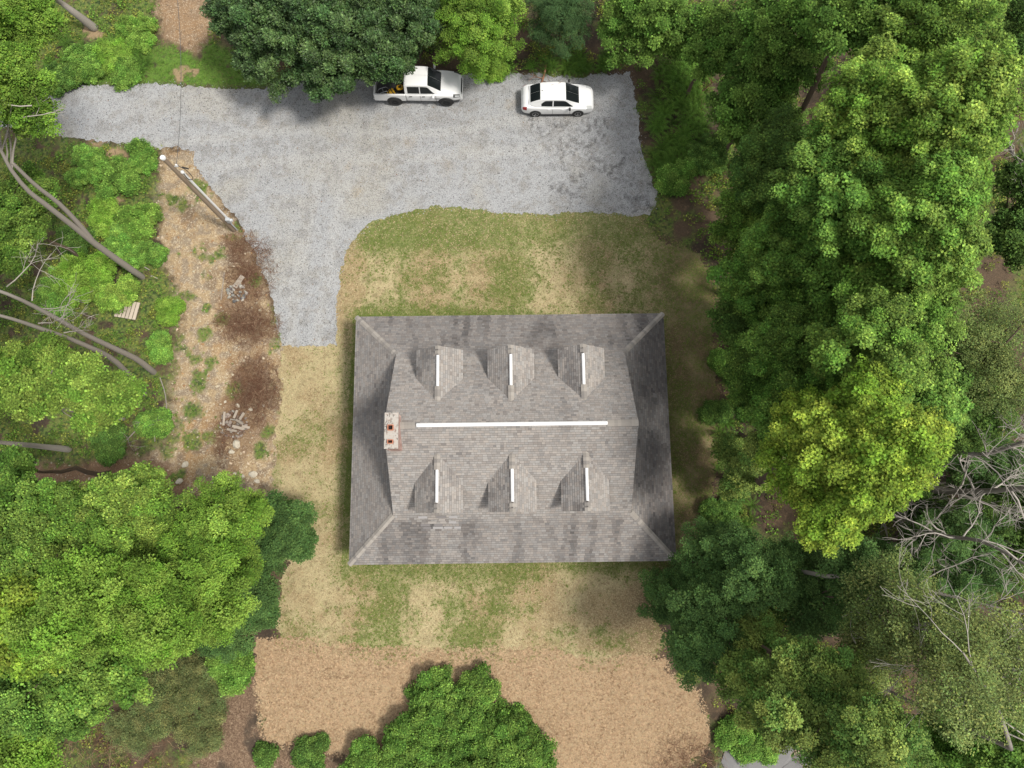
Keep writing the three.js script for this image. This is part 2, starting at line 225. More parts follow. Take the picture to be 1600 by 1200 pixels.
{
  const X0 = -16, X1 = 12, Z0 = 6.5, Z1 = 15.5, r = rng(23);
  const tex = paint(2048, 680, X0, X1, Z0, Z1, (x, z, o) => {
    const n = fbm(x * 0.7 + 4, z * 0.7, 4), m = fbm(x * 4 + z, z * 4, 3); o[0] = 0.46; o[1] = 0.325; o[2] = 0.2; mix3(o, [0.39, 0.26, 0.155], smooth(0.38, 0.7, n)); mix3(o, [0.17, 0.1, 0.05], 0.8 * smooth(0.62, 0.82, m)); mix3(o, [0.2, 0.125, 0.07], 0.75 * smooth(0.56, 0.72, fbm(x * 0.6 + 2, z * 4.5, 3)) * smooth(0.45, 0.65, fbm(x * 0.25 + 8, z * 0.4, 2))); const k = 0.68 + 0.64 * r(); o[0] *= k; o[1] *= k; o[2] *= k;
  }, (g, X, Z, S) => {
    for (let i = 0; i < 120000; i++) { const x = lerp(X0, X1, r()), z = lerp(Z0, Z1, r()), a = r() * 6.283, L = (0.08 + 0.22 * r()) * S, b = r();
      g.strokeStyle = css(b < 0.55 ? [0.6, 0.43, 0.25] : b < 0.8 ? [0.46, 0.3, 0.15] : [0.2, 0.12, 0.06]); g.globalAlpha = b < 0.8 ? 0.55 : 0.4; g.lineWidth = 0.6 + 0.8 * r(); g.beginPath(); g.moveTo(X(x), Z(z)); g.lineTo(X(x) + Math.cos(a) * L, Z(z) + Math.sin(a) * L); g.stroke(); }
  });
  struct('straw_mulch', sheet(jagged(STRAW.P, 0.07, [[0.3, 0.6], [0.25, 2], [0.16, 7]], 9), 0.008, X0, X1, Z0, Z1), new THREE.MeshStandardMaterial({ map: tex, roughness: 1, bumpMap: withUv(grain, 7), bumpScale: 0.05 }));
}
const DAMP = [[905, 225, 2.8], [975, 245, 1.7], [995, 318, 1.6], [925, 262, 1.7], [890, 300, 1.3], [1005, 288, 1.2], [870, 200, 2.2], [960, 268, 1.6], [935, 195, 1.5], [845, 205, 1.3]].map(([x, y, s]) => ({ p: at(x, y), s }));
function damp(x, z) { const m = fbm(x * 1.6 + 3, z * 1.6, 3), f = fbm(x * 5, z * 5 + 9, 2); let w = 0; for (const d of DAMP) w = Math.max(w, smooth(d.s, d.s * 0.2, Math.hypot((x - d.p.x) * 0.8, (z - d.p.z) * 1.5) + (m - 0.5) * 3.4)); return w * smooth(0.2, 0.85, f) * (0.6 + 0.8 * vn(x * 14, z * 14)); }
{
  const X0 = -42, X1 = 12, Z0 = -30, Z1 = -3, r = rng(31);
  const spots = [[285, 218, 0.4], [392, 370, 0.5], [620, 172, 0.35], [640, 225, 0.7], [700, 260, 0.8], [415, 190, 0.7], [545, 262, 0.5], [560, 300, 0.6], [800, 163, 0.6]].map(([x, y, s]) => ({ p: at(x, y), s }));
  const tex = paint(2048, 1024, X0, X1, Z0, Z1, (x, z, o) => {
    const n = fbm(x * 0.35, z * 0.35, 4), m = fbm(x * 1.6 + 3, z * 1.6, 3), g = r(); o[0] = 0.365; o[1] = 0.368; o[2] = 0.376; mix3(o, [0.372, 0.36, 0.335], smooth(0.42, 0.7, n)); mix3(o, [0.27, 0.265, 0.26], 0.7 * smooth(0.52, 0.8, m));
    { const wob = (fbm(x * 0.15, z * 0.15 + 7, 2) - 0.5) * 1.6, lane = Math.min(Math.abs(z + 24.2 + wob + 0.05 * x), Math.abs(z + 22.5 + wob + 0.05 * x)), lane2 = z > -22 ? Math.min(Math.abs(x + 12.9 + wob + (z + 14) * 0.12), Math.abs(x + 11.2 + wob + (z + 14) * 0.12)) : 9; mix3(o, [0.43, 0.425, 0.415], 0.5 * smooth(0.5, 0.1, Math.min(x < 2 ? lane : 9, lane2) + (m - 0.5) * 0.5)); mix3(o, [0.25, 0.23, 0.2], 0.35 * smooth(0.62, 0.7, fbm(x * 3 + 9, z * 3, 3))); }
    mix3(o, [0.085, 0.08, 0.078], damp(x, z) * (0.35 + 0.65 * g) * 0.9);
    for (const d of spots) mix3(o, [0.33, 0.25, 0.14], 0.55 * g * smooth(d.s, 0, Math.hypot(x - d.p.x, z - d.p.z) + (m - 0.5) * 0.7));
    const k = g < 0.1 ? 0.4 : g > 0.88 ? 1.35 : 0.8 + 0.4 * r(); o[0] *= k; o[1] *= k; o[2] *= k;
  });
  struct('gravel_driveway', sheet(jagged(DRIVE.P, 0.06, [[0.16, 0.8], [0.12, 2.6], [0.09, 9]], 14), 0.012, X0, X1, Z0, Z1), new THREE.MeshStandardMaterial({ map: tex, roughness: 0.95, bumpMap: withUv(grain, 14), bumpScale: 0.03 }));
}
// loose pieces that give the ground its real grain
function blade() { // a tuft of five thin blades
  const p = [], r = rng(2); for (let k = 0; k < 5; k++) { const a = k * 1.257 + r(), l = 0.7 + 0.5 * r(), dx = Math.cos(a), dz = Math.sin(a), w = 0.10; p.push(-dz * w, 0, dx * w, dz * w, 0, -dx * w, dx * l * 0.8, 0.55 * l, dz * l * 0.8); }
  const g = new THREE.BufferGeometry(); g.setAttribute('position', new THREE.Float32BufferAttribute(p, 3)); g.computeVertexNormals(); return g;
}
// (damp, dark-stained gravel by the sedan is defined above the driveway)
const TUFT = blade(), plain = std(1, 1, 1, 0.95);
function around(n, P, seed, keep) { let x0 = 1e9, x1 = -1e9, z0 = 1e9, z1 = -1e9; for (const [x, z] of P) { x0 = Math.min(x0, x); x1 = Math.max(x1, x); z0 = Math.min(z0, z); z1 = Math.max(z1, z); } const r = rng(seed), out = []; for (let i = 0; i < n; i++) { const e = keep(lerp(x0, x1, r()), lerp(z0, z1, r()), r); if (e) out.push(e); } return out; }
const tint = (c, r, v) => { const k = 1 + (r() - 0.5) * v; return [c[0] * k * (1 + (r() - 0.5) * 0.15), c[1] * k, c[2] * k]; };
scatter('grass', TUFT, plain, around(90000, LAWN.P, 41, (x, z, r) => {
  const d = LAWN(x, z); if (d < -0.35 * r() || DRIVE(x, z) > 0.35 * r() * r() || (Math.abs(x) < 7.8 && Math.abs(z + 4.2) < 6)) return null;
  const g = greenShare(x, z), green = r() < g * 0.85, right = smooth(6.5, 11, x), c = green ? [0.13, 0.18, 0.03] : (r() < 0.25 ? [0.2, 0.135, 0.07] : [0.42 - 0.17 * right, 0.335 - 0.16 * right, 0.19 - 0.1 * right]), s = (green ? 0.10 : 0.075) * (0.7 + 0.6 * r());  // dry tufts on the right also carry tree shade in their colour
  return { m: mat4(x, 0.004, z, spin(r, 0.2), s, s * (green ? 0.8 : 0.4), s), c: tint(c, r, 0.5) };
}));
scatter('straw', TUFT, plain, around(42000, STRAW.P, 43, (x, z, r) => {
  if (STRAW(x, z) < -0.3 * r()) return null; const s = 0.12 * (0.6 + 0.8 * r()); return { m: mat4(x, 0.008, z, spin(r, 0.3), s, s * 0.3, s * 0.8), c: tint(r() < 0.8 ? [0.47, 0.335, 0.205] : [0.25, 0.16, 0.09], r, 0.4) };
}));
const PEBBLE = new THREE.IcosahedronGeometry(1, 0);
scatter('gravel', PEBBLE, plain, around(70000, DRIVE.P, 47, (x, z, r) => {
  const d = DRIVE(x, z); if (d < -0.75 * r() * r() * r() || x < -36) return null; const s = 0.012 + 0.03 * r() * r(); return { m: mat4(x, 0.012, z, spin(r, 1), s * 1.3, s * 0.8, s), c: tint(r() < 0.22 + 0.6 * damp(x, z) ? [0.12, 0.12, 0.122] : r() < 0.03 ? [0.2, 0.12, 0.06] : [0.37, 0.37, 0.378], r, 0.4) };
}));
scatter('stones', PEBBLE, plain, around(6000, DIRT.P, 53, (x, z, r) => {
  if (DIRT(x, z) < -0.2 || DRIVE(x, z) > 0 || LAWN(x, z) > 0.3) return null; const s = 0.012 + 0.07 * Math.pow(r(), 8); return { m: mat4(x, 0.005, z, spin(r, 1), s * 1.4, s * 0.7, s), c: tint(r() < 0.3 ? [0.35, 0.22, 0.11] : [0.48, 0.4, 0.29], r, 0.4) };
}));
scatter('weeds', TUFT, plain, (() => { const r = rng(59), out = []; for (let i = 0; i < 120000; i++) { const x = lerp(-38, 34, r()), z = lerp(-36, 15, r()); if (DRIVE(x, z) > 0.4 * r() * r() || LAWN(x, z) > 0.1 || STRAW(x, z) > 0) continue; const w = weedShare(x, z); if (r() > w) continue; const grassy = TOPGRASS(x, z) > 0, s = 0.16 * (0.6 + 0.9 * r()); out.push({ m: mat4(x, 0, z, spin(r, 0.3), s, s * 0.9, s), c: tint(grassy ? [0.11, 0.21, 0.025] : r() < 0.3 ? [0.22, 0.24, 0.05] : [0.11, 0.19, 0.03], r, 0.6) }); } return out; })());

// ------------------------------------------------------------------ house
const HP = { he: 2.62, hb: 4.165, hr: 7.41, zo: 6.785, zb: 4.23, xo: 8.66, xb: 6.12, gw: 5.75 };
const house = thing('house', 'grey shingled house with hip porch roof all round, six dormers and white ridge vents', 'house', [-0.03, 0, -4.215], 0.0166);
const shingleMat = new THREE.MeshStandardMaterial({ vertexColors: true, roughness: 0.95, bumpMap: withUv(grain, 1), bumpScale: 0.004 });
const deckMat = std(0.07, 0.065, 0.06, 0.95), trim = std(0.55, 0.54, 0.52, 0.6), vinyl = std(0.82, 0.82, 0.83, 0.45), siding = std(0.5, 0.45, 0.38, 0.7), darkGlass = std(0.015, 0.018, 0.02, 0.06), wood = std(0.3, 0.22, 0.15, 0.8);
function clip(P, Qp) { // convex P by convex Qp, both [x, y] lists with Qp counter-clockwise
  let out = P;
  for (let i = 0; i < Qp.length && out.length; i++) { const a = Qp[i], b = Qp[(i + 1) % Qp.length], side = (p) => (b[0] - a[0]) * (p[1] - a[1]) - (b[1] - a[1]) * (p[0] - a[0]), src = out; out = [];
    for (let k = 0; k < src.length; k++) { const p = src[k], q = src[(k + 1) % src.length], sp = side(p), sq = side(q); if (sp >= 0) out.push(p); if ((sp >= 0) !== (sq >= 0)) { const t = sp / (sp - sq); out.push([lerp(p[0], q[0], t), lerp(p[1], q[1], t)]); } } }
  return out;
}
// courses of shingle tabs over a convex slope: pts counter-clockwise seen from outside, pts[0] -> pts[1] is the eave
function shingles(pts, seed, stainShade = () => 1, lift = 0.006, expo = 0.135) {
  const O = pts[0], U = pts[1].clone().sub(O).normalize(), N0 = U.clone().cross(pts[2].clone().sub(O)).normalize(), V = N0.clone().cross(U), r = rng(seed);
  const P2 = pts.map((p) => { const d = p.clone().sub(O); return [d.dot(U), d.dot(V)]; }), x0 = Math.min(...P2.map((p) => p[0])), x1 = Math.max(...P2.map((p) => p[0])), y1 = Math.max(...P2.map((p) => p[1]));
  const pos = [], col = [], put = (u, v, h) => { const p = O.clone().addScaledVector(U, u).addScaledVector(V, v).addScaledVector(N0, h); pos.push(p.x, p.y, p.z); };
  for (let j = 0, v = 0; v < y1; j++, v += expo) {
    let u = x0 - r() * 0.2, course = 0.97 + 0.06 * r();
    while (u < x1) {
      const w = 0.13 + r() * 0.15, t = 0.012 + 0.007 * r();
      const q = clip([[u + 0.003, v], [u + w - 0.003, v], [u + w - 0.003, v + expo - 0.02], [u + 0.003, v + expo - 0.02]], P2);  // gap above each tab bares dark deck to stand for butt shade
      if (q.length > 2) {
        const mu = u + w / 2, mid = O.clone().addScaledVector(U, mu).addScaledVector(V, v), sh = stainShade(mid.x, mid.z, r) * course * (0.84 + 0.3 * r()) * (r() < 0.08 ? 0.78 : 1), warm = (r() - 0.5) * 0.03;
        const c = [(0.307 + warm * 0.7) * sh, 0.282 * Math.pow(sh, 1.01), (0.264 - warm * 0.5) * Math.pow(sh, 0.97)], hh = (p) => lift + t * (1 - (p[1] - v) / expo);
        for (let k = 1; k < q.length - 1; k++) { for (const p of [q[0], q[k], q[k + 1]]) { put(p[0], p[1], hh(p)); col.push(...c); } }
        for (let k = 0; k < q.length; k++) { const a = q[k], b = q[(k + 1) % q.length]; if (Math.abs(a[1] - v) < 1e-6 && Math.abs(b[1] - v) < 1e-6) { put(a[0], a[1], 0); put(b[0], b[1], 0); put(b[0], b[1], hh(b)); put(a[0], a[1], 0); put(b[0], b[1], hh(b)); put(a[0], a[1], hh(a)); for (let n = 0; n < 6; n++) col.push(...c); } }
      }
      u += w;
    }
  }
  const g = new THREE.BufferGeometry(); g.setAttribute('position', new THREE.Float32BufferAttribute(pos, 3)); g.setAttribute('color', new THREE.Float32BufferAttribute(col, 3));
  g.setAttribute('uv', new THREE.Float32BufferAttribute(pos.filter((_, i) => i % 3 !== 1).map((x) => x * 0.6), 2)); g.computeVertexNormals(); return g;
}
function slab(pts, t) { // a flat convex plate of thickness t below the given outline
  const n = pts.length, N0 = pts[1].clone().sub(pts[0]).cross(pts[2].clone().sub(pts[0])).normalize(), low = pts.map((p) => p.clone().addScaledVector(N0, -t)), pos = [], f = (a, b, c) => { for (const p of [a, b, c]) pos.push(p.x, p.y, p.z); };
  for (let k = 1; k < n - 1; k++) { f(pts[0], pts[k], pts[k + 1]); f(low[0], low[k + 1], low[k]); }
  for (let k = 0; k < n; k++) { const m = (k + 1) % n; f(pts[k], low[k], low[m]); f(pts[k], low[m], pts[m]); }
  const g = new THREE.BufferGeometry(); g.setAttribute('position', new THREE.Float32BufferAttribute(pos, 3)); g.computeVertexNormals(); return g;
}
{
  const { he, hb, hr, zo, zb, xo, xb, gw } = HP, k = (hb - he) / (zo - zb), valley = (x) => { const y = he + (xo - Math.abs(x)) * k; return (hr - y) / ((hr - hb) / zb); }, ygw = he + (xo - gw) * k;
  // algae streaks that run down the slope, in grain-edged bands; sides add painted shade
  const streakZ = (x, z, r) => { const n = fbm(x * 1.5 + (z > 0 ? 30 : 0), z * 0.1, 3), m = fbm(x * 2.5, z * 1.2, 2), a = Math.abs(z), porch = smooth(4.0, 5.0, a); return 1 - 0.36 * porch * smooth(0.44, 0.72, n * 0.75 + m * 0.25) * (0.75 + 0.5 * r()) - (z < 0 ? 0.26 * porch : 0.15 * porch) - 0.15 * smooth(0.6, 0.8, fbm(x * 0.8 + 9, z * 0.8, 3)) * (1 - porch); };
  const streakShadeX = (x, z, r) => { const n = fbm(z * 0.7 + 3, x * 0.25 + 40, 3), m = fbm(x * 1.8, z * 1.8, 2); return x > 0 ? 0.86 - 0.45 * smooth(0.22, 0.6, n * 0.75 + m * 0.25) * smooth(6.1, 7.6, x + (m - 0.5)) * (0.85 + 0.3 * r()) : 0.82 - 0.2 * smooth(0.5, 0.75, n); };  // tree and gable shade put into the side slope tone, over some stain
  const slopes = [
    ['porch_roof', [V3(-xo, he, zo), V3(xo, he, zo), V3(xb, hb, zb), V3(-xb, hb, zb)], streakZ],
    ['porch_roof', [V3(xo, he, -zo), V3(-xo, he, -zo), V3(-xb, hb, -zb), V3(xb, hb, -zb)], streakZ],
    ['porch_roof', [V3(xo, he, zo), V3(xo, he, -zo), V3(xb, hb, -zb), V3(xb, hb, zb)], streakShadeX], ['porch_roof', [V3(xb, hb - 0.012, zb - 0.03), V3(xb, hb - 0.012, -zb + 0.03), V3(gw, ygw - 0.012, -valley(gw)), V3(gw, ygw - 0.012, valley(gw))], streakShadeX],
    ['porch_roof', [V3(-xo, he, -zo), V3(-xo, he, zo), V3(-xb, hb, zb), V3(-xb, hb, -zb)], streakShadeX], ['porch_roof', [V3(-xb, hb - 0.012, -zb + 0.03), V3(-xb, hb - 0.012, zb - 0.03), V3(-gw, ygw - 0.012, valley(gw)), V3(-gw, ygw - 0.012, -valley(gw))], streakShadeX],
    ['main_roof', [V3(-xb, hb, zb), V3(xb, hb, zb), V3(xb, hr, 0), V3(-xb, hr, 0)], streakZ],
    ['main_roof', [V3(xb, hb, -zb), V3(-xb, hb, -zb), V3(-xb, hr, 0), V3(xb, hr, 0)], streakZ],
  ];
  slopes.forEach(([name, pts, st], i) => { const m = part(name, slab(pts, name === 'main_roof' ? 0.16 : 0.1), deckMat, house); const s = part('shingles', shingles(pts, 100 + i, st), shingleMat, m); s.userData.kind = 'stuff'; });
  // caps along the hips, one overlapping piece after another
  const capGeo = (w, l) => { const p = [], q = (a, b, c, d) => p.push(...a, ...b, ...c, ...a, ...c, ...d), h = 0.045; q([-w, -h, 0], [0, 0.022, 0], [0, 0.006, -l], [-w, -h - 0.016, -l]); q([0, 0.022, 0], [w, -h, 0], [w, -h - 0.016, -l], [0, 0.006, -l]); q([-w, -h - 0.02, 0], [w, -h - 0.02, 0], [w, -h, 0], [0, 0.022, 0]); p.push(-w, -h - 0.02, 0, 0, 0.022, 0, -w, -h, 0); const g = new THREE.BufferGeometry(); g.setAttribute('position', new THREE.Float32BufferAttribute(p, 3)); g.computeVertexNormals(); return g; };
  const CAP = capGeo(0.15, 0.175), capMats = [[0.32, 0.29, 0.26], [0.28, 0.255, 0.23], [0.34, 0.31, 0.28], [0.24, 0.22, 0.205]].map((c) => new THREE.MeshStandardMaterial({ color: new THREE.Color().setRGB(...c), roughness: 0.95, side: THREE.DoubleSide }));
  const rc = rng(61), run = (name, a, b, parent, w = 1, lift = 0.03) => { const d = b.clone().sub(a), n = Math.floor(d.length() / 0.165), z = d.clone().normalize().negate(), x = YUP.clone().cross(z).normalize(), y = z.clone().cross(x); // +z end is the lower, butt end
    for (let i = 0; i < n; i++) { const m = part(name, CAP, capMats[Math.floor(rc() * 3.6)], parent); m.position.copy(a).addScaledVector(d, (i + 0.0) / n).addScaledVector(y, lift); m.quaternion.setFromRotationMatrix(new THREE.Matrix4().makeBasis(x, y, z)); m.scale.set(w, 1, 1); } };
  for (const sx of [-1, 1]) for (const sz of [-1, 1]) run('hip_cap', V3(sx * xo, he, sz * zo), V3(sx * xb, hb, sz * zb), house, 0.95, 0.04);
  run('ridge_cap', V3(-xb, hr, 0), V3(-4.62, hr, 0), house, 1.1, 0.025); run('ridge_cap', V3(xb, hr, 0), V3(4.62, hr, 0), house, 1.1, 0.025);
  const vent = (len) => { const s = new THREE.Shape(); s.moveTo(-0.11, -0.05); s.lineTo(-0.105, 0.0); s.lineTo(-0.03, 0.045); s.lineTo(0.03, 0.045); s.lineTo(0.105, 0); s.lineTo(0.11, -0.05); return new THREE.ExtrudeGeometry(s, { depth: len, bevelEnabled: true, bevelSize: 0.006, bevelThickness: 0.006, bevelSegments: 1 }).translate(0, 0, -len / 2); };
  part('ridge_vent', vent(9.16).scale(0.8, 1, 1).rotateY(Math.PI / 2), vinyl, house).position.set(0.04, hr + 0.03, 0);
  // rows of newer shingles patched in below the first dormer on the near side
  const rp = rng(67), N0 = V3(0, zo - zb, hb - he).normalize();
  for (let j = 0; j < 5; j++) for (let i = 0; i < 4; i++) { if (rp() < 0.45) continue; const w = 0.3 + 0.4 * rp(), x = -4.75 + i * 0.5 + rp() * 0.25 + j * 0.05 - (j > 4 ? 0.5 : 0), z = 4.35 + j * 0.135, y = hb - (z - zb) * (hb - he) / (zo - zb), c = rp() < 0.5 ? [0.34, 0.325, 0.325] : rp() < 0.4 ? [0.2, 0.185, 0.185] : [0.33, 0.3, 0.28]; const m = part('patch_shingle', box(w, 0.016, 0.128), std(...c, 0.95), house); m.position.set(x, y, z).addScaledVector(N0, 0.021); m.rotation.x = Math.atan2(hb - he, zo - zb); }
  // walls, gables, posts and openings under the roofs
  part('wall', box(11.3, hb - 0.3, 8.2, 0, (hb - 0.3) / 2 + 0.004, 0), siding, house);
  for (const s of [-1, 1]) { const sh = new THREE.Shape(); sh.moveTo(-4.0, hb - 0.2); sh.lineTo(4.0, hb - 0.2); sh.lineTo(0, hr - 0.28); part('gable_wall', new THREE.ExtrudeGeometry(sh, { depth: 0.12, bevelEnabled: false }).rotateY(Math.PI / 2).translate(s > 0 ? 5.6 : -5.72, 0, 0), siding, house);
    for (const z of [-1.4, 1.4]) { const f = part('window', box(0.06, 1.2, 0.9, s * (s > 0 ? 5.75 : 5.75), 5.0, z), trim, house); part('pane', box(0.03, 1.02, 0.72, s * 5.78, 5.0, z), darkGlass, f); } }
  part('porch_floor', box(16.9, 0.28, 13.1, 0, 0.16, 0), wood, house);
  for (let i = 0; i < 7; i++) for (const s of [-1, 1]) part('post', box(0.14, he - 0.4, 0.14, lerp(-8.3, 8.3, i / 6), (he - 0.4) / 2 + 0.3, s * 6.4, 0.01), trim, house);
  for (const s of [-1, 1]) for (const z of [-2.2, 2.2]) part('post', box(0.14, he - 0.4, 0.14, s * 8.3, (he - 0.4) / 2 + 0.3, z, 0.01), trim, house);
  for (const s of [-1, 1]) for (const x of [-4, -1.6, 1.8, 4.2]) { if (x === 1.8) { const d = part('door', box(1.0, 2.05, 0.08, x, 1.33, s * 4.13), std(0.25, 0.06, 0.05, 0.6), house); part('handle', new THREE.SphereGeometry(0.04, 8, 6).translate(x + 0.38, 1.3, s * 4.2), std(0.5, 0.4, 0.2, 0.3, { metalness: 1 }), d); continue; } const f = part('window', box(1.05, 1.35, 0.08, x, 1.75, s * 4.13), trim, house); part('pane', box(0.88, 1.18, 0.03, x, 1.75, s * 4.165), darkGlass, f); }
  // dormers
  const rd = 6.42, ed = 5.4, fw = 1.19, km = (hr - hb) / zb, zr = (hr - rd) / km, ze = (hr - ed) / km, fz = 4.15;
  for (const s of [-1, 1]) [-3.65, 0.02, 3.66].forEach((x, i) => {
    const d = sub('dormer', house); d.position.set(x, 0, 0); if (s < 0) d.rotation.y = Math.PI;
    const L = [V3(-fw, ed, ze - 0.1), V3(-fw, ed, fz), V3(0, rd, fz), V3(0, rd, zr - 0.1)], R = [V3(fw, ed, fz), V3(fw, ed, ze - 0.1), V3(0, rd, zr - 0.1), V3(0, rd, fz)];
    const st = (a, b, r) => 1.04 - 0.25 * smooth(0.55, 0.75, fbm(a * 1.1 + i * 7 + 3 * s, b * 0.9, 3)) * (0.7 + 0.6 * r());
    part('dormer_roof', merge([slab(L, 0.12), slab(R, 0.12)]), deckMat, d);
    const stShadeL = (a, b, r) => st(a, b, r) * (0.94 - 0.28 * smooth(0.5, 0.7, fbm(a * 1.6 + i * 5, b * 1.3 + s * 4, 3)) * (0.6 + 0.8 * r()));  // slopes turned from the sun: stain blotches plus shade put into the tone
    const sg = [shingles(L, 200 + i * 7 + s, s > 0 ? stShadeL : st, 0.006, 0.14), shingles(R, 300 + i * 7 + s, s > 0 ? st : stShadeL, 0.006, 0.14)];
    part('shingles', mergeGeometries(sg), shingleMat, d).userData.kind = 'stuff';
    run('ridge_cap', V3(0, rd, fz), V3(0, rd, 3.66), d, 1.0, 0.02); run('ridge_cap', V3(0, rd, 2.08), V3(0, rd, zr - 0.1), d, 1.0, 0.02);
    part('ridge_vent', vent(1.57).scale(0.62, 0.8, 1), vinyl, d).position.set(0, rd + 0.03, 2.865);
    const sh = new THREE.Shape(); sh.moveTo(-1.0, 4.1); sh.lineTo(1.0, 4.1); sh.lineTo(1.0, ed - 0.02); sh.lineTo(0, rd - 0.2); sh.lineTo(-1.0, ed - 0.02);
    part('dormer_wall', new THREE.ExtrudeGeometry(sh, { depth: 2.6, bevelEnabled: false }).translate(0, 0, 1.25), siding, d);
    part('window', box(0.9, 0.95, 0.07, 0, 4.95, 3.87), trim, d); part('pane', box(0.76, 0.8, 0.03, 0, 4.95, 3.905), darkGlass, d);
  });
  // chimney standing on the left gable
  const ch = sub('chimney', house), cx = -5.64, cz = 0.32, cw = 0.56, cl = 1.62, c0 = 4.0, c1 = 7.98, brick = [[0.4, 0.25, 0.21], [0.46, 0.31, 0.27], [0.36, 0.22, 0.19], [0.5, 0.38, 0.34]], rb = rng(71), bs = [], bc = [];
  for (let y = c0, j = 0; y < c1; y += 0.075, j++) for (const [len, ax, off] of [[cl, 'z', cw / 2], [cl, 'z', -cw / 2], [cw, 'x', cl / 2], [cw, 'x', -cl / 2]]) for (let u = -len / 2 + (j % 2 ? 0.1 : 0); u < len / 2 - 0.02; u += 0.21) { const w = Math.min(0.2, len / 2 - u); const g = ax === 'z' ? box(0.06, 0.064, w, cx + off, y, cz + u + w / 2) : box(w, 0.064, 0.06, cx + u + w / 2, y, cz + off); const c = brick[Math.floor(rb() * 4)]; const a = new Float32Array(g.attributes.position.count * 3); for (let n = 0; n < a.length; n += 3) { a[n] = c[0]; a[n + 1] = c[1]; a[n + 2] = c[2]; } g.setAttribute('color', new THREE.BufferAttribute(a, 3)); bs.push(g); }
  part('mortar', box(cw, c1 - 0, cl, cx, c1 / 2, cz), std(0.45, 0.4, 0.36, 0.95), ch);
  part('bricks', mergeGeometries(bs), new THREE.MeshStandardMaterial({ vertexColors: true, roughness: 0.95 }), ch).userData.kind = 'stuff';
  const capTex = paint(128, 256, 0, 1, 0, 2, (x, z, o) => { const n = fbm(x * 6, z * 6, 4), m = fbm(x * 22 + 3, z * 22, 2); o[0] = 0.43; o[1] = 0.4; o[2] = 0.365; mix3(o, [0.12, 0.11, 0.1], smooth(0.52, 0.64, n * 0.55 + m * 0.45)); mix3(o, [0.5, 0.35, 0.28], 0.5 * smooth(0.62, 0.7, m)); });
  const capGeoT = box(cw + 0.1, 0.1, cl + 0.1, cx, c1 + 0.05, cz, 0.02); part('chimney_cap', capGeoT, new THREE.MeshStandardMaterial({ map: capTex, roughness: 0.95 }), ch);
  const clay = std(0.5, 0.2, 0.12, 0.85), soot = std(0.02, 0.012, 0.01, 1);
  for (const [z, lx, lz] of [[-0.13, 0.27, 0.27], [0.53, 0.27, 0.19]]) { const y = c1 + 0.17, t = 0.03; part('flue', merge([box(lx, 0.16, t, cx - 0.02, y, cz + z - lz / 2 + t / 2), box(lx, 0.16, t, cx - 0.02, y, cz + z + lz / 2 - t / 2), box(t, 0.16, lz - 2 * t, cx - 0.02 - lx / 2 + t / 2, y, cz + z), box(t, 0.16, lz - 2 * t, cx - 0.02 + lx / 2 - t / 2, y, cz + z)]), clay, ch); part('flue_opening', box(lx - 2 * t, 0.01, lz - 2 * t, cx - 0.02, c1 + 0.107, cz + z), soot, ch); }
}

// ------------------------------------------------------------------ trees
const leafMat = (o = {}) => new THREE.MeshPhysicalMaterial({ vertexColors: true, roughness: 0.92, specularIntensity: 0.35, transmission: 0.18, thickness: 0, side: THREE.DoubleSide, ...o });
const LEAF = leafMat(), GLOSSY = leafMat({ roughness: 0.55, specularIntensity: 0.9, transmission: 0.0 });
function spray(n, len, wid, seed, { flat = 0.3, rad = 0.44, needle = false, droop = 0.35 } = {}) { // a twig end with its leaves
  const r = rng(seed), pos = [], col = [], q = new THREE.Quaternion(), v = V3(0, 0, 0);
  for (let i = 0; i < n; i++) {
    const a = r() * 6.283, rr = Math.sqrt(r()) * rad, c = V3(Math.cos(a) * rr, (r() - 0.5) * 2 * flat * rad - rr * rr * 1.1, Math.sin(a) * rr), yaw = needle ? a + (r() - 0.5) * 0.8 : r() * 6.283, s = 0.65 + 0.7 * r();
    q.setFromEuler(new THREE.Euler(-droop * (r() * 1.6 - 0.2), yaw, (r() - 0.5) * 1.1, 'YXZ'));
    const L = len * s, w = wid * s, f = w * 0.22, P = [[0, 0, 0], [-w, f, L * 0.5], [0, 0, L], [w, f, L * 0.5]].map((p) => v.set(...p).applyQuaternion(q).add(c).toArray());
    pos.push(...P[0], ...P[1], ...P[2], ...P[0], ...P[2], ...P[3]);
    const b = r() < 0.06 ? 1.8 : 0.5 + 0.85 * r(), y = (r() - 0.4) * 0.2; for (let k = 0; k < 6; k++) col.push(b * (1 + y), b, b * (1 - y));  // a few leaves carry a bright glint in their colour
  }
  const g = new THREE.BufferGeometry(); g.setAttribute('position', new THREE.Float32BufferAttribute(pos, 3)); g.setAttribute('color', new THREE.Float32BufferAttribute(col, 3)); g.computeVertexNormals(); return g;
}
const SPRAYS = { broad: [1, 2, 3].map((s) => spray(60, 0.138, 0.052, s)), fine: [4, 5].map((s) => spray(66, 0.11, 0.042, s)), long: [6, 7].map((s) => spray(70, 0.2, 0.045, s, { droop: 0.8 })), needle: [8, 9].map((s) => spray(90, 0.2, 0.014, s, { needle: true, flat: 0.25 })), sparse: [10, 11].map((s) => spray(36, 0.1, 0.034, s, { flat: 0.7 })), low: [12, 13].map((s) => spray(44, 0.14, 0.05, s, { flat: 0.5 })) };
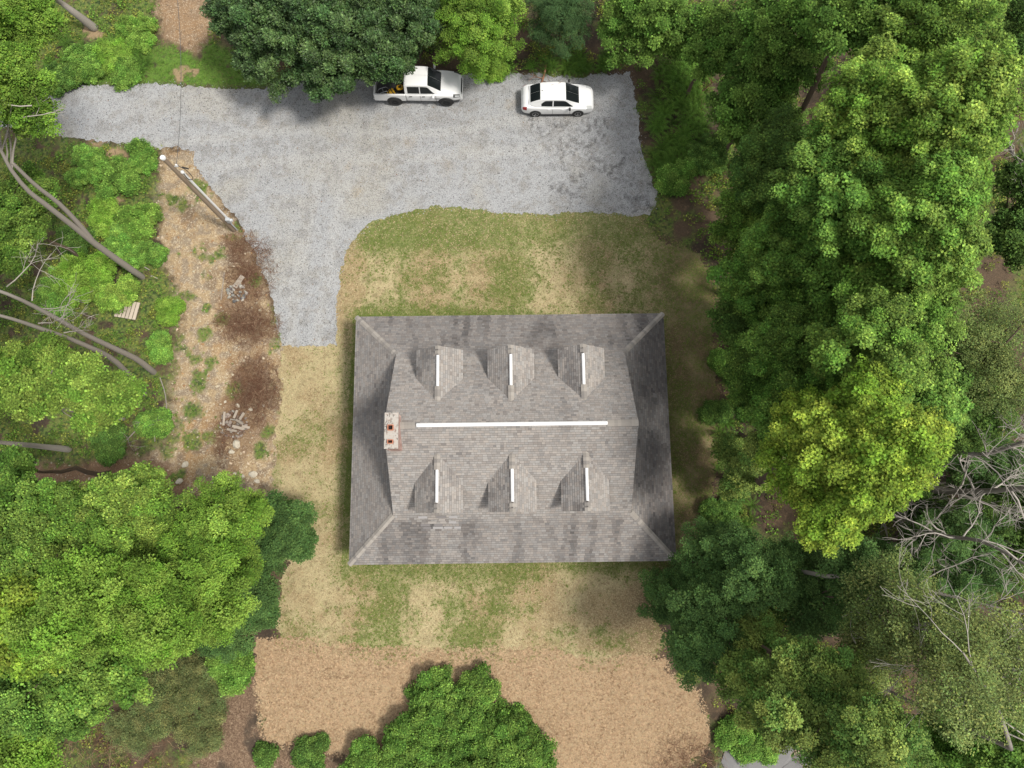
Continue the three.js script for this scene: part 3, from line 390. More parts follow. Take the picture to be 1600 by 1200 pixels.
const KIND = { // leaf colour, second tint, spray, thickness of the crown, spread of the clumps
  bright: { c: [0.135, 0.27, 0.037], c2: [0.25, 0.35, 0.068], s: 'broad', d: 62 },
  mid: { c: [0.096, 0.215, 0.035], c2: [0.165, 0.275, 0.052], s: 'broad', d: 60 },
  midb: { c: [0.115, 0.245, 0.036], c2: [0.205, 0.315, 0.06], s: 'broad', d: 60 },
  lime: { c: [0.13, 0.27, 0.03], c2: [0.225, 0.35, 0.06], s: 'fine', d: 72 },
  yellow: { c: [0.155, 0.28, 0.03], c2: [0.27, 0.355, 0.05], s: 'broad', d: 62 },
  dullyellow: { c: [0.095, 0.2, 0.042], c2: [0.25, 0.32, 0.075], s: 'fine', d: 58 },
  dark: { c: [0.07, 0.15, 0.03], c2: [0.105, 0.18, 0.036], s: 'broad', d: 55 },
  blue: { c: [0.075, 0.158, 0.042], c2: [0.11, 0.2, 0.055], s: 'fine', d: 80 },
  glossy: { c: [0.05, 0.115, 0.032], c2: [0.085, 0.145, 0.045], s: 'long', d: 60, m: GLOSSY },
  olive: { c: [0.145, 0.215, 0.062], c2: [0.21, 0.255, 0.08], s: 'sparse', d: 85, loose: 1 },
  hemlock: { c: [0.055, 0.115, 0.038], c2: [0.07, 0.13, 0.045], s: 'needle', d: 80 },
  scrub: { c: [0.105, 0.155, 0.055], c2: [0.18, 0.18, 0.07], s: 'sparse', d: 85, loose: 1 },
};
const BARK = { grey: std(0.28, 0.25, 0.22, 0.95), brown: std(0.12, 0.085, 0.06, 0.95), dark: std(0.07, 0.055, 0.042, 0.95), pale: std(0.42, 0.38, 0.34, 0.9) };
{ // bark relief
  for (const m of Object.values(BARK)) { m.bumpMap = withUv(grain, 2); m.bumpScale = 0.03; }
}
function clumpsOf(lobes, r, low, kind) { // leafy branch ends over a crown made of lobes: foot p, direction d, length l, width w
  const out = [];
  for (const L of lobes) {
    const R = L.r, n = Math.round(clamp(16 + R * R * 6.5, 10, 120)), off = r() * 6.28, ph0 = r() * 50;
    for (let i = 0; i < n; i++) {
      const y = 1 - (i + 0.5) / n * (1 + low), ph = off + i * 2.39996, h = Math.sqrt(Math.max(0, 1 - y * y)), ragged = 0.62 + 0.62 * vn(ph0 + Math.cos(ph) * 1.7 + y * 1.3, ph0 + Math.sin(ph) * 1.7), k = lerp(0.3, 1, Math.pow(r(), 0.55)) * ragged;
      const w = clamp(R * (0.13 + 0.09 * r()), 0.22, 0.62), l = w * (1.5 + 1.6 * r());
      const p = V3(L.p.x + Math.cos(ph) * h * (R - l * 0.4) * k, L.p.y + y * R * 0.85 * k * (L.q ?? 1), L.p.z + Math.sin(ph) * h * (R - l * 0.4) * k);
      out.push({ p, d: V3(Math.cos(ph) * h + (r() - 0.5) * 0.7, 0.35 + y * 0.6 + (r() - 0.5) * 0.4, Math.sin(ph) * h + (r() - 0.5) * 0.7).normalize(), l, r: w, y: r(), b: 0.68 + 0.6 * r() });
    }
  }
  return out;
}
function leaves(clumps, kind, r, parent, name = 'crown', dense = 1, scale = 1, gain = 1) {
  const K = KIND[kind], list = [], up = V3(0, 1, 0), q = new THREE.Quaternion(), qy = new THREE.Quaternion();
  for (const c of clumps) {
    const n = Math.max(4, Math.round((5 + c.l * c.r * (K.loose ? 5 : 9)) * dense));
    for (let i = 0; i < n; i++) {
      const t = Math.pow((i + r()) / n, 0.9), a = r() * 6.283, w = c.r * (1.05 - 0.8 * t) * Math.sqrt(r());
      const p = c.p.clone().addScaledVector(c.d, c.l * (t - 0.3)); p.x += Math.cos(a) * w; p.z += Math.sin(a) * w; p.y += (r() - 0.65) * w * 1.3;
      const axis = V3(Math.cos(a) * w * 0.5, 0.8, Math.sin(a) * w * 0.5).addScaledVector(c.d, 0.35).normalize();
      q.setFromUnitVectors(up, axis); qy.setFromAxisAngle(up, r() * 6.283); q.multiply(qy);
      const u = clamp(c.y * 0.8 + (r() - 0.4) * 0.7, 0, 1), b = gain * c.b * (0.82 + 0.36 * r()), s = scale * lerp(0.95, 0.6, t) * (0.8 + 0.4 * r());
      list.push({ m: mat4(p.x, p.y, p.z, q, s), c: K.c.map((v, n2) => lerp(v, K.c2[n2], u) * b) });
    }
  }
  const g = SPRAYS[K.s]; return scatter(name, g[Math.floor(r() * g.length)], K.m ?? LEAF, list, parent);
}
let treeSeed = 1000;
// [px, py] is where the photograph shows the middle of the crown, h its height, rpx its radius in photo pixels; lobes: further [px, py, rpx]
function tree(px, py, h, rpx, kind, label, o = {}) {
  const r = rng(treeSeed += 17), m = mpp(px, py, h), c = at(px, py, h), R = rpx * m;
  const baseP = o.trunk ? at(o.trunk[0], o.trunk[1]) : V3(c.x + (r() - 0.5) * 0.8, 0, c.z + (r() - 0.5) * 0.8);
  if (!o.trunk) for (let i = 0; i < 60 && (DRIVE(baseP.x, baseP.z) > -0.7 || LAWN(baseP.x, baseP.z) > -0.6 || (STRAW(baseP.x, baseP.z) > -0.5 && !o.onStraw)); i++) { const L = Math.hypot(baseP.x, baseP.z); baseP.x *= 1 + 0.15 / L; baseP.z *= 1 + 0.15 / L; } // no tree grows out of the lawn or the gravel
  const t = thing(o.name ?? 'tree', label, o.category ?? 'tree', [baseP.x, 0, baseP.z], 0, o.group), loc = (p) => p.clone().sub(baseP);
  const rad0 = Math.hypot(px - 799, py - 802) * (ALT - h) / ALT;
  const lobes = (o.lobes ?? [[px, py, rpx]]).map(([x, y, q]) => { const st = ALT * (1 - rad0 / Math.hypot(x - 799, y - 802)), hl = o.flat ? h + (r() - 0.5) : clamp(lerp(h, st, 0.75), Math.max(2.2, h - 5), h + 3.5); return { p: loc(at(x, y, hl)), r: q * mpp(x, y, hl), q: o.squash }; });
  const clumps = clumpsOf(lobes, r, o.low ?? 0.35, kind);
  const bark = BARK[o.bark ?? 'brown'], r0 = o.r0 ?? clamp(0.05 + h * 0.0135, 0.03, 0.3), topP = loc(V3(c.x, h + R * 0.3, c.z));
  let pts;
  if (o.trunk) { const rb = Math.hypot(o.trunk[0] - 799, o.trunk[1] - 802); pts = [V3(0, -0.1, 0)]; for (let i = 2; i < o.trunk.length; i += 2) { const ri = Math.hypot(o.trunk[i] - 799, o.trunk[i + 1] - 802); pts.push(loc(at(o.trunk[i], o.trunk[i + 1], Math.max(0.3, ALT * (1 - rb / ri))))); } pts.push(topP); const cv = new THREE.CatmullRomCurve3(pts); pts = cv.getPoints(16); }
  else pts = bent(V3(0, -0.1, 0), topP, r, 0.06, 8);
  const wood = [limb(pts, taper(pts.length, r0, r0 * 0.25), 8)];
  const picks = clumps.filter(() => r() < Math.min(1, 16 / clumps.length));
  for (const k of picks) { const y = clamp(k.p.y - k.p.distanceTo(topP) * 0.5, h * 0.25, h), f = clamp(y / (h + R * 0.3), 0.1, 0.95), a = pts[Math.round(f * (pts.length - 1))]; const b = bent(a, k.p, r, 0.12, 4); wood.push(limb(b, taper(5, r0 * lerp(0.45, 0.2, f), 0.015), 5)); }
  part('trunk', merge(wood), bark, t);
  if (o.fork) for (const fk of o.fork) { const rb = Math.hypot(fk[0] - 799, fk[1] - 802), base = o.trunk ? Math.hypot(o.trunk[0] - 799, o.trunk[1] - 802) : rb, fp = []; for (let i = 0; i < fk.length; i += 2) { const ri = Math.hypot(fk[i] - 799, fk[i + 1] - 802); fp.push(loc(at(fk[i], fk[i + 1], Math.max(0.3, ALT * (1 - base / ri))))); } part('limb', limb(new THREE.CatmullRomCurve3(fp).getPoints(10), taper(11, r0 * 0.75, r0 * 0.4), 7), bark, t); }
  if (!o.bare) leaves(clumps, kind, r, t, 'crown', o.dense ?? 1, o.scale ?? 1);
  if (o.twigs) twigs(o.twigs, r, t, loc, o.trunk);
  return t;
}
// bare side branches of a tree that has lost its leaves: grown from each [px, py, height, length, direction x, y, z]
function grow(start, dir, len, rad, r, depth, out, droop = 0) {
  const n = 5, pts = [start.clone()], d = dir.clone().normalize(); let p = start.clone();
  for (let i = 0; i < n; i++) { d.x += (r() - 0.5) * 0.45; d.y += (r() - 0.5) * 0.35 - droop; d.z += (r() - 0.5) * 0.45; d.normalize(); p = p.clone().addScaledVector(d, len / n); pts.push(p); }
  out.push(limb(pts, taper(n + 1, rad, Math.max(0.006, rad * 0.3)), depth > 1 ? 5 : 3));
  if (depth > 0) { const k = depth > 1 ? 4 : 5; for (let i = 0; i < k; i++) { const f = 0.25 + 0.75 * r(), s = pts[Math.min(n, Math.max(1, Math.round(f * n)))], e = V3(r() - 0.5, r() - 0.35, r() - 0.5).normalize().multiplyScalar(0.9).add(d); grow(s, e, len * (0.35 + 0.3 * r()), rad * 0.5, r, depth - 1, out, droop); } }
}
function twigs(list, r, t, loc) { for (const [x, y, h, len, dx, dy, dz, rad] of list) { const out = []; grow(loc(at(x, y, h)), V3(dx, dy, dz), len, rad ?? 0.03, r, 2, out); part('branch', merge(out), BARK.pale, t); } }
function deadTree(flat, hTop, rad, label, n, o = {}) { // a leafless stem along photo pixels, from its foot to its top
  const r = rng(treeSeed += 17), foot = at(flat[0], flat[1], o.h0 ?? 0), k = flat.length / 2, pts = [];
  for (let i = 0; i < k; i++) pts.push(at(flat[2 * i], flat[2 * i + 1], lerp(o.h0 ?? 0, hTop, i / (k - 1))));
  const g0 = V3(foot.x, 0, foot.z), t = thing('dead_tree', label, 'dead tree', [g0.x, 0, g0.z], 0, o.group), cv = new THREE.CatmullRomCurve3(pts.map((p) => p.clone().sub(g0))), ps = cv.getPoints(18);
  if (o.h0) ps.unshift(V3(0, -0.1, 0));
  part('trunk', limb(ps, taper(ps.length, rad, rad * 0.3), 8), BARK[o.bark ?? 'grey'], t);
  for (let i = 0; i < n; i++) { const f = lerp(o.f0 ?? 0.25, 1, (i + r()) / n), s = cv.getPoint(Math.min(1, f)), tan = cv.getTangent(Math.min(0.999, f)), d = V3(r() - 0.5, (r() - 0.4) * 0.6, r() - 0.5).normalize().add(tan.multiplyScalar(0.55)), out = []; grow(s, d, (o.len ?? 2.6) * (0.6 + 0.7 * r()), rad * 0.32 * (1.2 - f * 0.6), r, 2, out); part('branch', merge(out), BARK[o.twig ?? 'pale'], t); }
  return t;
}
function shrub(px, py, rpx, kind, label, o = {}) {
  const r = rng(treeSeed += 17), h = o.h ?? 0.8, m = mpp(px, py, h), c = at(px, py, h), R = rpx * m, t = thing('shrub', label, 'shrub', [c.x, 0, c.z], 0, o.group), st = [];
  const cl = clumpsOf([0, 1, 2, 3].map((i) => { const a = i * 1.57 + r() * 1.5, d = R * (0.3 + 0.35 * r()); return { p: V3(Math.cos(a) * d, h * (0.4 + 0.3 * r()), Math.sin(a) * d), r: R * (0.42 + 0.25 * r()) }; }), r, 0.1, kind).map((k) => { k.p.y = Math.max(0.15, h * 0.35 + (k.p.y - h * 0.55) * (h / R) * 0.8); k.p.x *= 1.15; k.p.z *= 1.15; return k; });
  for (let i = 0; i < 7; i++) { const k = cl[Math.floor(r() * cl.length)]; st.push(limb(bent(V3((r() - 0.5) * 0.2, -0.05, (r() - 0.5) * 0.2), k.p, r, 0.2, 4), taper(5, 0.022, 0.006), 4)); }
  part('stem', merge(st), BARK.brown, t); leaves(cl, kind, r, t, 'foliage', kind === 'blue' ? 2.2 : 1.2, 0.75, 1.3); return t;
}
{
  // right-hand woods, from the top of the photograph down
  tree(880, 25, 3.6, 58, 'hemlock', 'dark needled evergreen at the top edge above the white sedan', { name: 'evergreen_tree' });
  tree(1015, 35, 4.2, 78, 'mid', 'round mid green tree at the top edge above the right corner of the gravel');
  tree(745, 30, 3.6, 88, 'lime', 'bright yellow green tree behind the hood of the white pickup');
  tree(520, 20, 4.3, 150, 'glossy', 'big dark glossy tree hanging over the bed of the white pickup', { lobes: [[500, 20, 105], [592, 46, 86], [606, 96, 40], [425, 40, 85], [520, 85, 65], [636, 24, 66], [370, 20, 50]], low: 0.5, dense: 1.15, flat: 1 });
  tree(1110, 70, 5, 62, 'mid', 'tall dim green tree at the upper edge of the fern bank');
  tree(1225, 60, 9, 92, 'mid', 'green tree at the top edge directly right of the fern bank');
  tree(1340, 30, 14, 85, 'mid', 'green tree at the top edge above the largest bright crown of the right woods');
  tree(1460, 55, 15, 105, 'midb', 'broad green tree at the top edge, second from the right corner of the woods');
  tree(1420, 190, 16, 160, 'bright', 'largest bright green tree in the upper right woods', { lobes: [[1360, 165, 92], [1480, 185, 108], [1415, 250, 105], [1530, 130, 62], [1310, 230, 60]] });
  tree(1180, 165, 6, 82, 'mid', 'dim green tree leaning over the right side of the fern bank');
  tree(1215, 260, 8, 82, 'dark', 'dark green tree right of the lower end of the fern bank');
  tree(1310, 300, 14, 108, 'mid', 'green tree just below and left of the largest bright crown');
  tree(1180, 345, 5, 72, 'midb', 'green tree beside the brown soil right of the lower gravel corner');
  tree(1250, 405, 10, 112, 'mid', 'broad green tree at the wood edge level with the upper lawn', { lobes: [[1240, 390, 92], [1320, 420, 78], [1180, 440, 62], [1270, 470, 60]] });
  tree(1420, 340, 16, 112, 'midb', 'fresh green tree well inside the right woods, below the largest crown', { lobes: [[1400, 330, 92], [1460, 380, 85], [1480, 290, 60]] });
  tree(1400, 455, 14, 98, 'midb', 'green tree inside the right woods level with the upper lawn');
  tree(1170, 500, 4, 66, 'dark', 'low dark tree at the wood edge beside the upper right roof corner');
  tree(1240, 545, 9.5, 92, 'mid', 'green tree at the wood edge level with the upper dormers', { lobes: [[1245, 535, 80], [1180, 570, 55], [1290, 580, 66]] });
  tree(1370, 545, 15, 105, 'midb', 'fresh green tree directly above the yellow tree of the right woods');
  tree(1185, 615, 4.5, 58, 'mid', 'small green tree at the wood edge level with the main ridge');
  tree(1330, 720, 15, 130, 'yellow', 'large yellowing tree right of the house', { lobes: [[1345, 680, 112], [1270, 735, 75], [1410, 690, 68], [1300, 800, 66], [1250, 660, 55], [1370, 750, 70]] });
  tree(1430, 625, 13, 78, 'mid', 'dim green tree touching the upper right side of the yellowing tree');
  tree(1225, 655, 8, 66, 'mid', 'green tree between the small wood edge tree and the yellowing tree');
  tree(1160, 715, 4, 48, 'dullyellow', 'small thin tree with yellow leaves between the house and the yellow tree', { lobes: [[1140, 700, 30], [1170, 740, 36], [1150, 760, 26], [1190, 700, 30]], dense: 0.55 });
  tree(1110, 905, 4.5, 100, 'blue', 'dense blue green tree by the lower right roof corner', { lobes: [[1055, 935, 58], [1130, 875, 68], [1090, 1005, 62], [1180, 900, 66], [1120, 950, 66]], low: 0.5 });
  tree(1290, 930, 8, 88, 'blue', 'blue green tree below the yellow tree, right of the other blue green one', { lobes: [[1270, 930, 72], [1340, 900, 62], [1240, 880, 50]] });
  tree(1205, 1020, 9, 85, 'dullyellow', 'green tree with yellow tips right of the straw', { lobes: [[1180, 985, 58], [1195, 1085, 58], [1250, 1040, 52], [1160, 1050, 44], [1230, 1120, 50]] });
  tree(1340, 1110, 13, 92, 'dullyellow', 'green tree with yellow tips at the bottom edge, right of the pale rocks', { lobes: [[1310, 1080, 68], [1370, 1140, 75], [1300, 1160, 60]] });
  tree(1440, 985, 13, 135, 'olive', 'wide thin olive tree below the dead trees', { lobes: [[1400, 960, 92], [1480, 1000, 100], [1360, 1020, 66], [1500, 1090, 72]], bark: 'pale' });
  tree(1575, 1040, 14, 95, 'olive', 'thin olive tree at the right edge beside the wide olive one', { bark: 'pale' });
  tree(1500, 1170, 8, 95, 'mid', 'deep green tree at the bottom edge near the right corner', { lobes: [[1470, 1180, 75], [1560, 1160, 70]] });
  tree(1550, 545, 12, 92, 'olive', 'olive tree at the right edge above the dead trees', { lobes: [[1540, 520, 72], [1570, 600, 66]] });
  tree(1500, 640, 8, 85, 'dark', 'dark tree in shade right of the yellow tree, above the dead trees');
  tree(1470, 880, 5, 95, 'blue', 'low dark tree beneath the lower dead stem');
  tree(1545, 735, 3, 70, 'blue', 'low dark growth beneath the upper dead trunk');
  tree(1440, 800, 2.5, 55, 'dark', 'low dark growth between the feet of the two dead trunks');
  tree(1580, 830, 5, 85, 'dark', 'low dark tree at the right edge between the two dead stems');
  tree(1590, 330, 10, 75, 'dark', 'dark tree at the right edge below the top corner', { lobes: [[1590, 370, 62], [1600, 280, 40]] });
  tree(1595, 60, 9, 65, 'dark', 'dark tree in the top right corner');
  tree(1480, 560, 9, 62, 'dark', 'dim tree between the yellow tree and the olive tree at the right edge');
  // left-hand woods
  tree(-15, 15, 14, 90, 'lime', 'yellow green tree in the top left corner with a leaning grey trunk', { lobes: [[0, 20, 62], [55, 30, 50], [-60, 10, 80], [30, 70, 40]], trunk: [148, 44, 118, 21, 90, 1], bark: 'grey', r0: 0.3 });
  tree(-30, 150, 14, 100, 'lime', 'yellow green tree at the left edge over the start of the driveway, grey bent trunk', { lobes: [[25, 140, 62], [-50, 140, 90], [45, 175, 40], [10, 100, 45]], trunk: [222, 433, 185, 407, 145, 378, 114, 353, 68, 317, 45, 299, 18, 266, 2, 236], bark: 'grey', fork: [[145, 377, 122, 349, 91, 317, 55, 289, 20, 255]], r0: 0.2, twigs: [[50, 165, 13.5, 2.2, -1, 0.3, 0.3], [30, 185, 13, 1.8, 0.8, 0.2, -0.3]] });
  tree(-120, 420, 14, 95, 'mid', 'tree off the left edge whose long grey trunk ends beside the pallet', { trunk: [240, 582, 215, 562, 180, 545, 130, 521, 60, 482, 0, 455], bark: 'grey', r0: 0.19, twigs: [[95, 502, 7.5, 2.4, 0.6, 0.6, -0.5], [50, 470, 9.5, 2.6, 0.3, 0.5, -1], [60, 482, 9, 2.2, 1, 0.2, 0.1], [10, 448, 11, 2.4, 1, 0.3, -0.7]] });
  tree(-120, 470, 14, 90, 'mid', 'tree off the left edge whose paler grey trunk lies just below the longest one', { trunk: [225, 616, 180, 564, 130, 538, 60, 512, 0, 493], bark: 'grey', r0: 0.17, twigs: [[60, 505, 9, 2.6, 0.8, 0.4, 0.2], [100, 520, 7.5, 2.2, 0.8, 0.3, -0.2]] });
  tree(-130, 680, 14, 85, 'lime', 'tree off the left edge with a straight thick trunk above the bright lower woods', { trunk: [107, 702, 60, 697, 0, 691], bark: 'pale', r0: 0.2 });
  tree(100, 585, 9, 95, 'bright', 'bright green tree at the left edge below the pallet', { lobes: [[45, 615, 58], [120, 595, 50], [190, 615, 34], [78, 565, 36], [150, 640, 36], [8, 580, 44]], flat: 1, trunk: [195, 655, 105, 640, 66, 626], bark: 'grey', r0: 0.11 });
  tree(30, 340, 6, 70, 'midb', 'low green tree at the left edge under the bent grey trunk', { lobes: [[20, 350, 52], [50, 300, 40], [10, 400, 36]] });
  tree(25, 735, 8, 48, 'mid', 'slim green tree at the left edge over the reddish soil', { lobes: [[25, 728, 24], [15, 762, 42]] });
  tree(60, 830, 11, 92, 'midb', 'mid green tree at the left edge above the bright yellow green ones', { lobes: [[50, 815, 80], [110, 800, 55], [20, 880, 62]] });
  tree(220, 820, 9, 92, 'bright', 'bright tree with a pointed top facing the reddish soil', { lobes: [[185, 795, 62], [230, 780, 42], [240, 840, 75], [160, 850, 60], [226, 755, 24]] });
  tree(345, 820, 7, 92, 'lime', 'yellow green tree left of the dark bushes by the lawn', { lobes: [[340, 815, 72], [385, 800, 42], [310, 860, 66], [360, 870, 50]] });
  tree(290, 945, 9.5, 105, 'lime', 'yellow green tree at the centre of the lower left woods', { lobes: [[300, 930, 82], [250, 980, 66], [330, 960, 55], [240, 920, 60]] });
  tree(130, 935, 13, 105, 'lime', 'yellow green tree of the lower left woods, second from the left edge', { lobes: [[140, 930, 85], [100, 975, 70], [180, 970, 66]] });
  tree(30, 965, 13, 85, 'yellow', 'pale yellow green tree at the left edge, lower half', { lobes: [[30, 965, 75], [50, 1010, 60]] });
  tree(150, 1035, 10, 78, 'midb', 'green tree in the lower left woods at the edge of the scrub', { lobes: [[170, 1050, 62], [120, 1060, 62]] });
  tree(55, 1085, 11, 95, 'mid', 'bluish green tree at the left edge above the bottom corner', { lobes: [[50, 1080, 82], [95, 1110, 55]] });
  tree(15, 1170, 11, 75, 'lime', 'yellow green tree in the bottom left corner', { lobes: [[15, 1170, 66], [50, 1180, 40]] });
  tree(700, 1150, 0.7, 110, 'mid', 'green tree at the bottom edge standing in front of the straw', { lobes: [[680, 1100, 46], [745, 1085, 36], [715, 1130, 62], [800, 1135, 42], [640, 1165, 52], [790, 1185, 62], [570, 1190, 36], [700, 1190, 72], [830, 1170, 36]], low: 0.5, dense: 1.15, onStraw: 1, flat: 1, squash: 0.4 });
  tree(440, 838, 3, 58, 'blue', 'small dark green tree where the lawn meets the lower left woods', { lobes: [[455, 818, 36], [418, 858, 40], [466, 850, 28], [425, 800, 30], [440, 838, 34]], flat: 1, low: 0.5, squash: 0.8, dense: 1.1 });
  tree(380, 955, 2.8, 60, 'blue', 'small dark green tree left of the lower lawn, above the straw corner', { lobes: [[400, 930, 38], [362, 975, 44], [412, 955, 26], [340, 1000, 30], [380, 910, 28]], flat: 1, low: 0.5, squash: 0.8, dense: 1.1 });
  // leafless trees at the right edge
  deadTree([1385, 785, 1440, 768, 1500, 768, 1560, 766, 1640, 758, 1720, 750], 14, 0.2, 'thick dead trunk with bare twigs at the right edge, the upper of two', 17, { len: 2.8, f0: 0.05 });
  deadTree([1345, 772, 1400, 806, 1440, 825, 1480, 838, 1540, 848, 1640, 905], 13, 0.17, 'dead trunk with bare twigs at the right edge, the lower of two', 17, { len: 2.4, f0: 0.05 });
  deadTree([1400, 812, 1415, 800, 1430, 770], 5, 0.09, 'tangle of bare grey saplings at the foot of the dead trunks', 18, { len: 1.8, f0: 0.05 });
  deadTree([1450, 690, 1530, 710, 1600, 690, 1660, 670], 13, 0.12, 'bare white limbed tree at the right edge above the dead trunks', 14, { h0: 7, len: 2.8 });
  deadTree([1290, 900, 1380, 905, 1460, 925, 1540, 945, 1640, 970], 14, 0.1, 'thin bare tree lying over the wide olive crown', 9, { h0: 10, len: 2.4 });
  deadTree([1580, 1170, 1560, 1110, 1530, 1060, 1505, 1020], 17, 0.09, 'fan of bare branches over the wide olive crown near the bottom right', 8, { h0: 12, len: 2.6, f0: 0.1 });
  deadTree([1570, 210, 1590, 250, 1640, 280], 12, 0.12, 'bare tree at the right edge beside the largest bright crown', 6, { h0: 6, len: 2.0 });
  // bushes
  const B = (l) => l.forEach(([x, y, rp, k, label, h]) => shrub(x, y, rp, k, label, { h }));
  B([[355, 1045, 36, 'mid', 'green bush left of the upper straw', 1.6],
    [225, 1075, 40, 'scrub', 'brownish scrub bush below the yellow green trees', 1.8], [290, 1075, 46, 'scrub', 'larger brownish scrub bush left of the straw', 1.6], [265, 1135, 42, 'scrub', 'greyish scrub bush under the larger brownish one', 1.5], [200, 1150, 40, 'scrub', 'thin scrub bush beside the bare twigs in the lower left', 1.4], [315, 1150, 36, 'scrub', 'thin scrub bush beside the dark mulch', 1.2],
    [170, 275, 30, 'mid', 'leafy bush left of the utility pole, by the bent grey trunk', 1.2], [215, 245, 24, 'mid', 'low bush right under the gravel edge', 0.7], [120, 250, 34, 'mid', 'broad low bush below the driveway at the left', 1.2], [205, 340, 34, 'midb', 'bush on the bank left of the utility pole foot', 1.2], [150, 330, 26, 'lime', 'yellowish bush between two forks of the bent trunk', 1.0], [185, 375, 30, 'mid', 'bush right above the bent grey trunk', 1.1], [110, 370, 26, 'dark', 'dark bush in the hollow below the bent trunk', 1], [225, 395, 22, 'mid', 'small bush at the foot of the bent trunk', 0.8],
    [120, 425, 44, 'lime', 'broad yellowish bush above the pallet', 2], [165, 450, 32, 'bright', 'bright bush directly upper left of the pallet', 1.5], [70, 445, 34, 'mid', 'green bush under the pale bare branches at the left', 2], [258, 480, 19, 'lime', 'yellowish bush right of the pallet', 0.9], [245, 540, 20, 'mid', 'small green bush beside the end of the longest grey trunk', 0.8], [235, 660, 24, 'mid', 'bush beside the dry branches above the reddish soil', 0.9], [165, 690, 30, 'dark', 'dark low bush on the slope above the reddish soil', 0.8],
    [120, 90, 34, 'mid', 'bush above the driveway at the upper left', 1.2], [85, 110, 26, 'dark', 'dark bush at the left end of the upper driveway edge', 1.2], [170, 75, 30, 'lime', 'yellowish bush right of the top left trunk', 0.9], [205, 40, 26, 'midb', 'yellowish bush near the top edge left of the tan soil', 0.9], [190, 110, 24, 'mid', 'low bush just above the driveway, upper left', 0.7],
    [770, 95, 22, 'lime', 'small yellowish bush behind the gap between pickup and sedan', 0.9], [485, 1180, 26, 'dark', 'dark ground bush at the bottom edge of the straw', 0.9], [412, 1182, 11, 'dark', 'tiny dark bush on the brown mulch at the bottom', 0.5], [1065, 268, 26, 'mid', 'bush at the lower end of the fern bank', 1.2], [1110, 230, 34, 'dark', 'dark bush behind the fern bank', 1.5], [1125, 640, 20, 'dark', 'dark bush at the right lawn edge level with the ridge', 1], [1140, 560, 26, 'mid', 'green bush at the right lawn edge level with the upper dormers', 1.2], [1130, 800, 28, 'dark', 'dark bush at the right lawn edge above the blue green tree', 1], [1190, 1175, 30, 'mid', 'low green bush beside the pale rocks', 0.8], [1150, 1150, 26, 'mid', 'low green bush at the corner of straw and pale rocks', 0.7]]);
}
const PALLET = at(203, 486);
const FERNS = field([1005, 85, 1105, 85, 1108, 300, 1030, 310, 1012, 250, 1000, 150]);
{ // low growth on the floor of the woods, and ferns
  const r = rng(333), list = [];
  for (let i = 0; i < 21000; i++) { const x = lerp(-40, 38, r()), z = lerp(-37, 16, r()); if (DRIVE(x, z) > -0.4 || LAWN(x, z) > -0.5 || STRAW(x, z) > -0.7 || DIRT(x, z) > -0.6 || TOPDIRT(x, z) > -0.3 || MULCH(x, z) > -0.2 || REDSOIL(x, z) > -0.2 || ROCKY(x, z) > -0.2 || TOPGRASS(x, z) > 0 || FERNS(x, z) > 0.2) continue; const n = fbm(x * 0.5 + 60, z * 0.5, 3); if (r() > smooth(0.3, 0.6, n) * 0.75 || Math.hypot(x - PALLET.x, z - PALLET.z) < 1.25 || PATCHES.some((t) => Math.hypot(x - t.p.x, z - t.p.z) < t.r)) continue; const s = 0.45 + 0.5 * r(); list.push({ m: mat4(x, 0.05 + 0.3 * r(), z, spin(r, 0.3), s), c: tint(r() < 0.4 ? [0.2, 0.23, 0.045] : [0.11, 0.2, 0.03], r, 0.5) }); }
  scatter('undergrowth', SPRAYS.low[0], LEAF, list);
  const p = [], q = rng(7); for (let k = 0; k < 9; k++) { const a = k * 0.698 + q() * 0.4, L = 0.6 + 0.3 * q(), dx = Math.cos(a), dz = Math.sin(a); for (let j = 0; j < 9; j++) { const t = j / 9, h = Math.sin(t * 2.2) * 0.4, w = 0.15 * Math.sin(Math.PI * Math.min(1, 0.2 + t * 0.8)), x = dx * t * L, z = dz * t * L, t2 = t + 0.075, h2 = Math.sin(t2 * 2.2) * 0.4; for (const s of [-1, 1]) p.push(x, h, z, dx * t2 * L, h2, dz * t2 * L, dx * (t2 + 0.06) * L - s * dz * w, h2 - 0.05, dz * (t2 + 0.06) * L + s * dx * w); } }
  const g = new THREE.BufferGeometry(); g.setAttribute('position', new THREE.Float32BufferAttribute(p, 3)); g.setAttribute('color', new THREE.Float32BufferAttribute(new Float32Array(p.length).fill(1), 3)); g.computeVertexNormals();
  const fl = [], put = (x, y, s) => { const w = at(x, y); if (DRIVE(w.x, w.z) > -0.1 || LAWN(w.x, w.z) > 0) return; fl.push({ m: mat4(w.x, 0, w.z, spin(r, 0.15), s), c: tint([0.105, 0.21, 0.03], r, 0.7) }); };
  for (let i = 0; i < 110; i++) put(1020 + r() * 82, 85 + r() * 195, 0.7 + 0.7 * r());
  for (let i = 0; i < 60; i++) put(740 + r() * 230, 88 + r() * 27, 0.5 + 0.5 * r());
  for (let i = 0; i < 40; i++) put(80 + r() * 150, 60 + r() * 60, 0.5 + 0.5 * r());
  for (let i = 0; i < 40; i++) put(1115 + r() * 60, 560 + r() * 280, 0.5 + 0.4 * r());
  scatter('ferns', g, LEAF, fl);
}

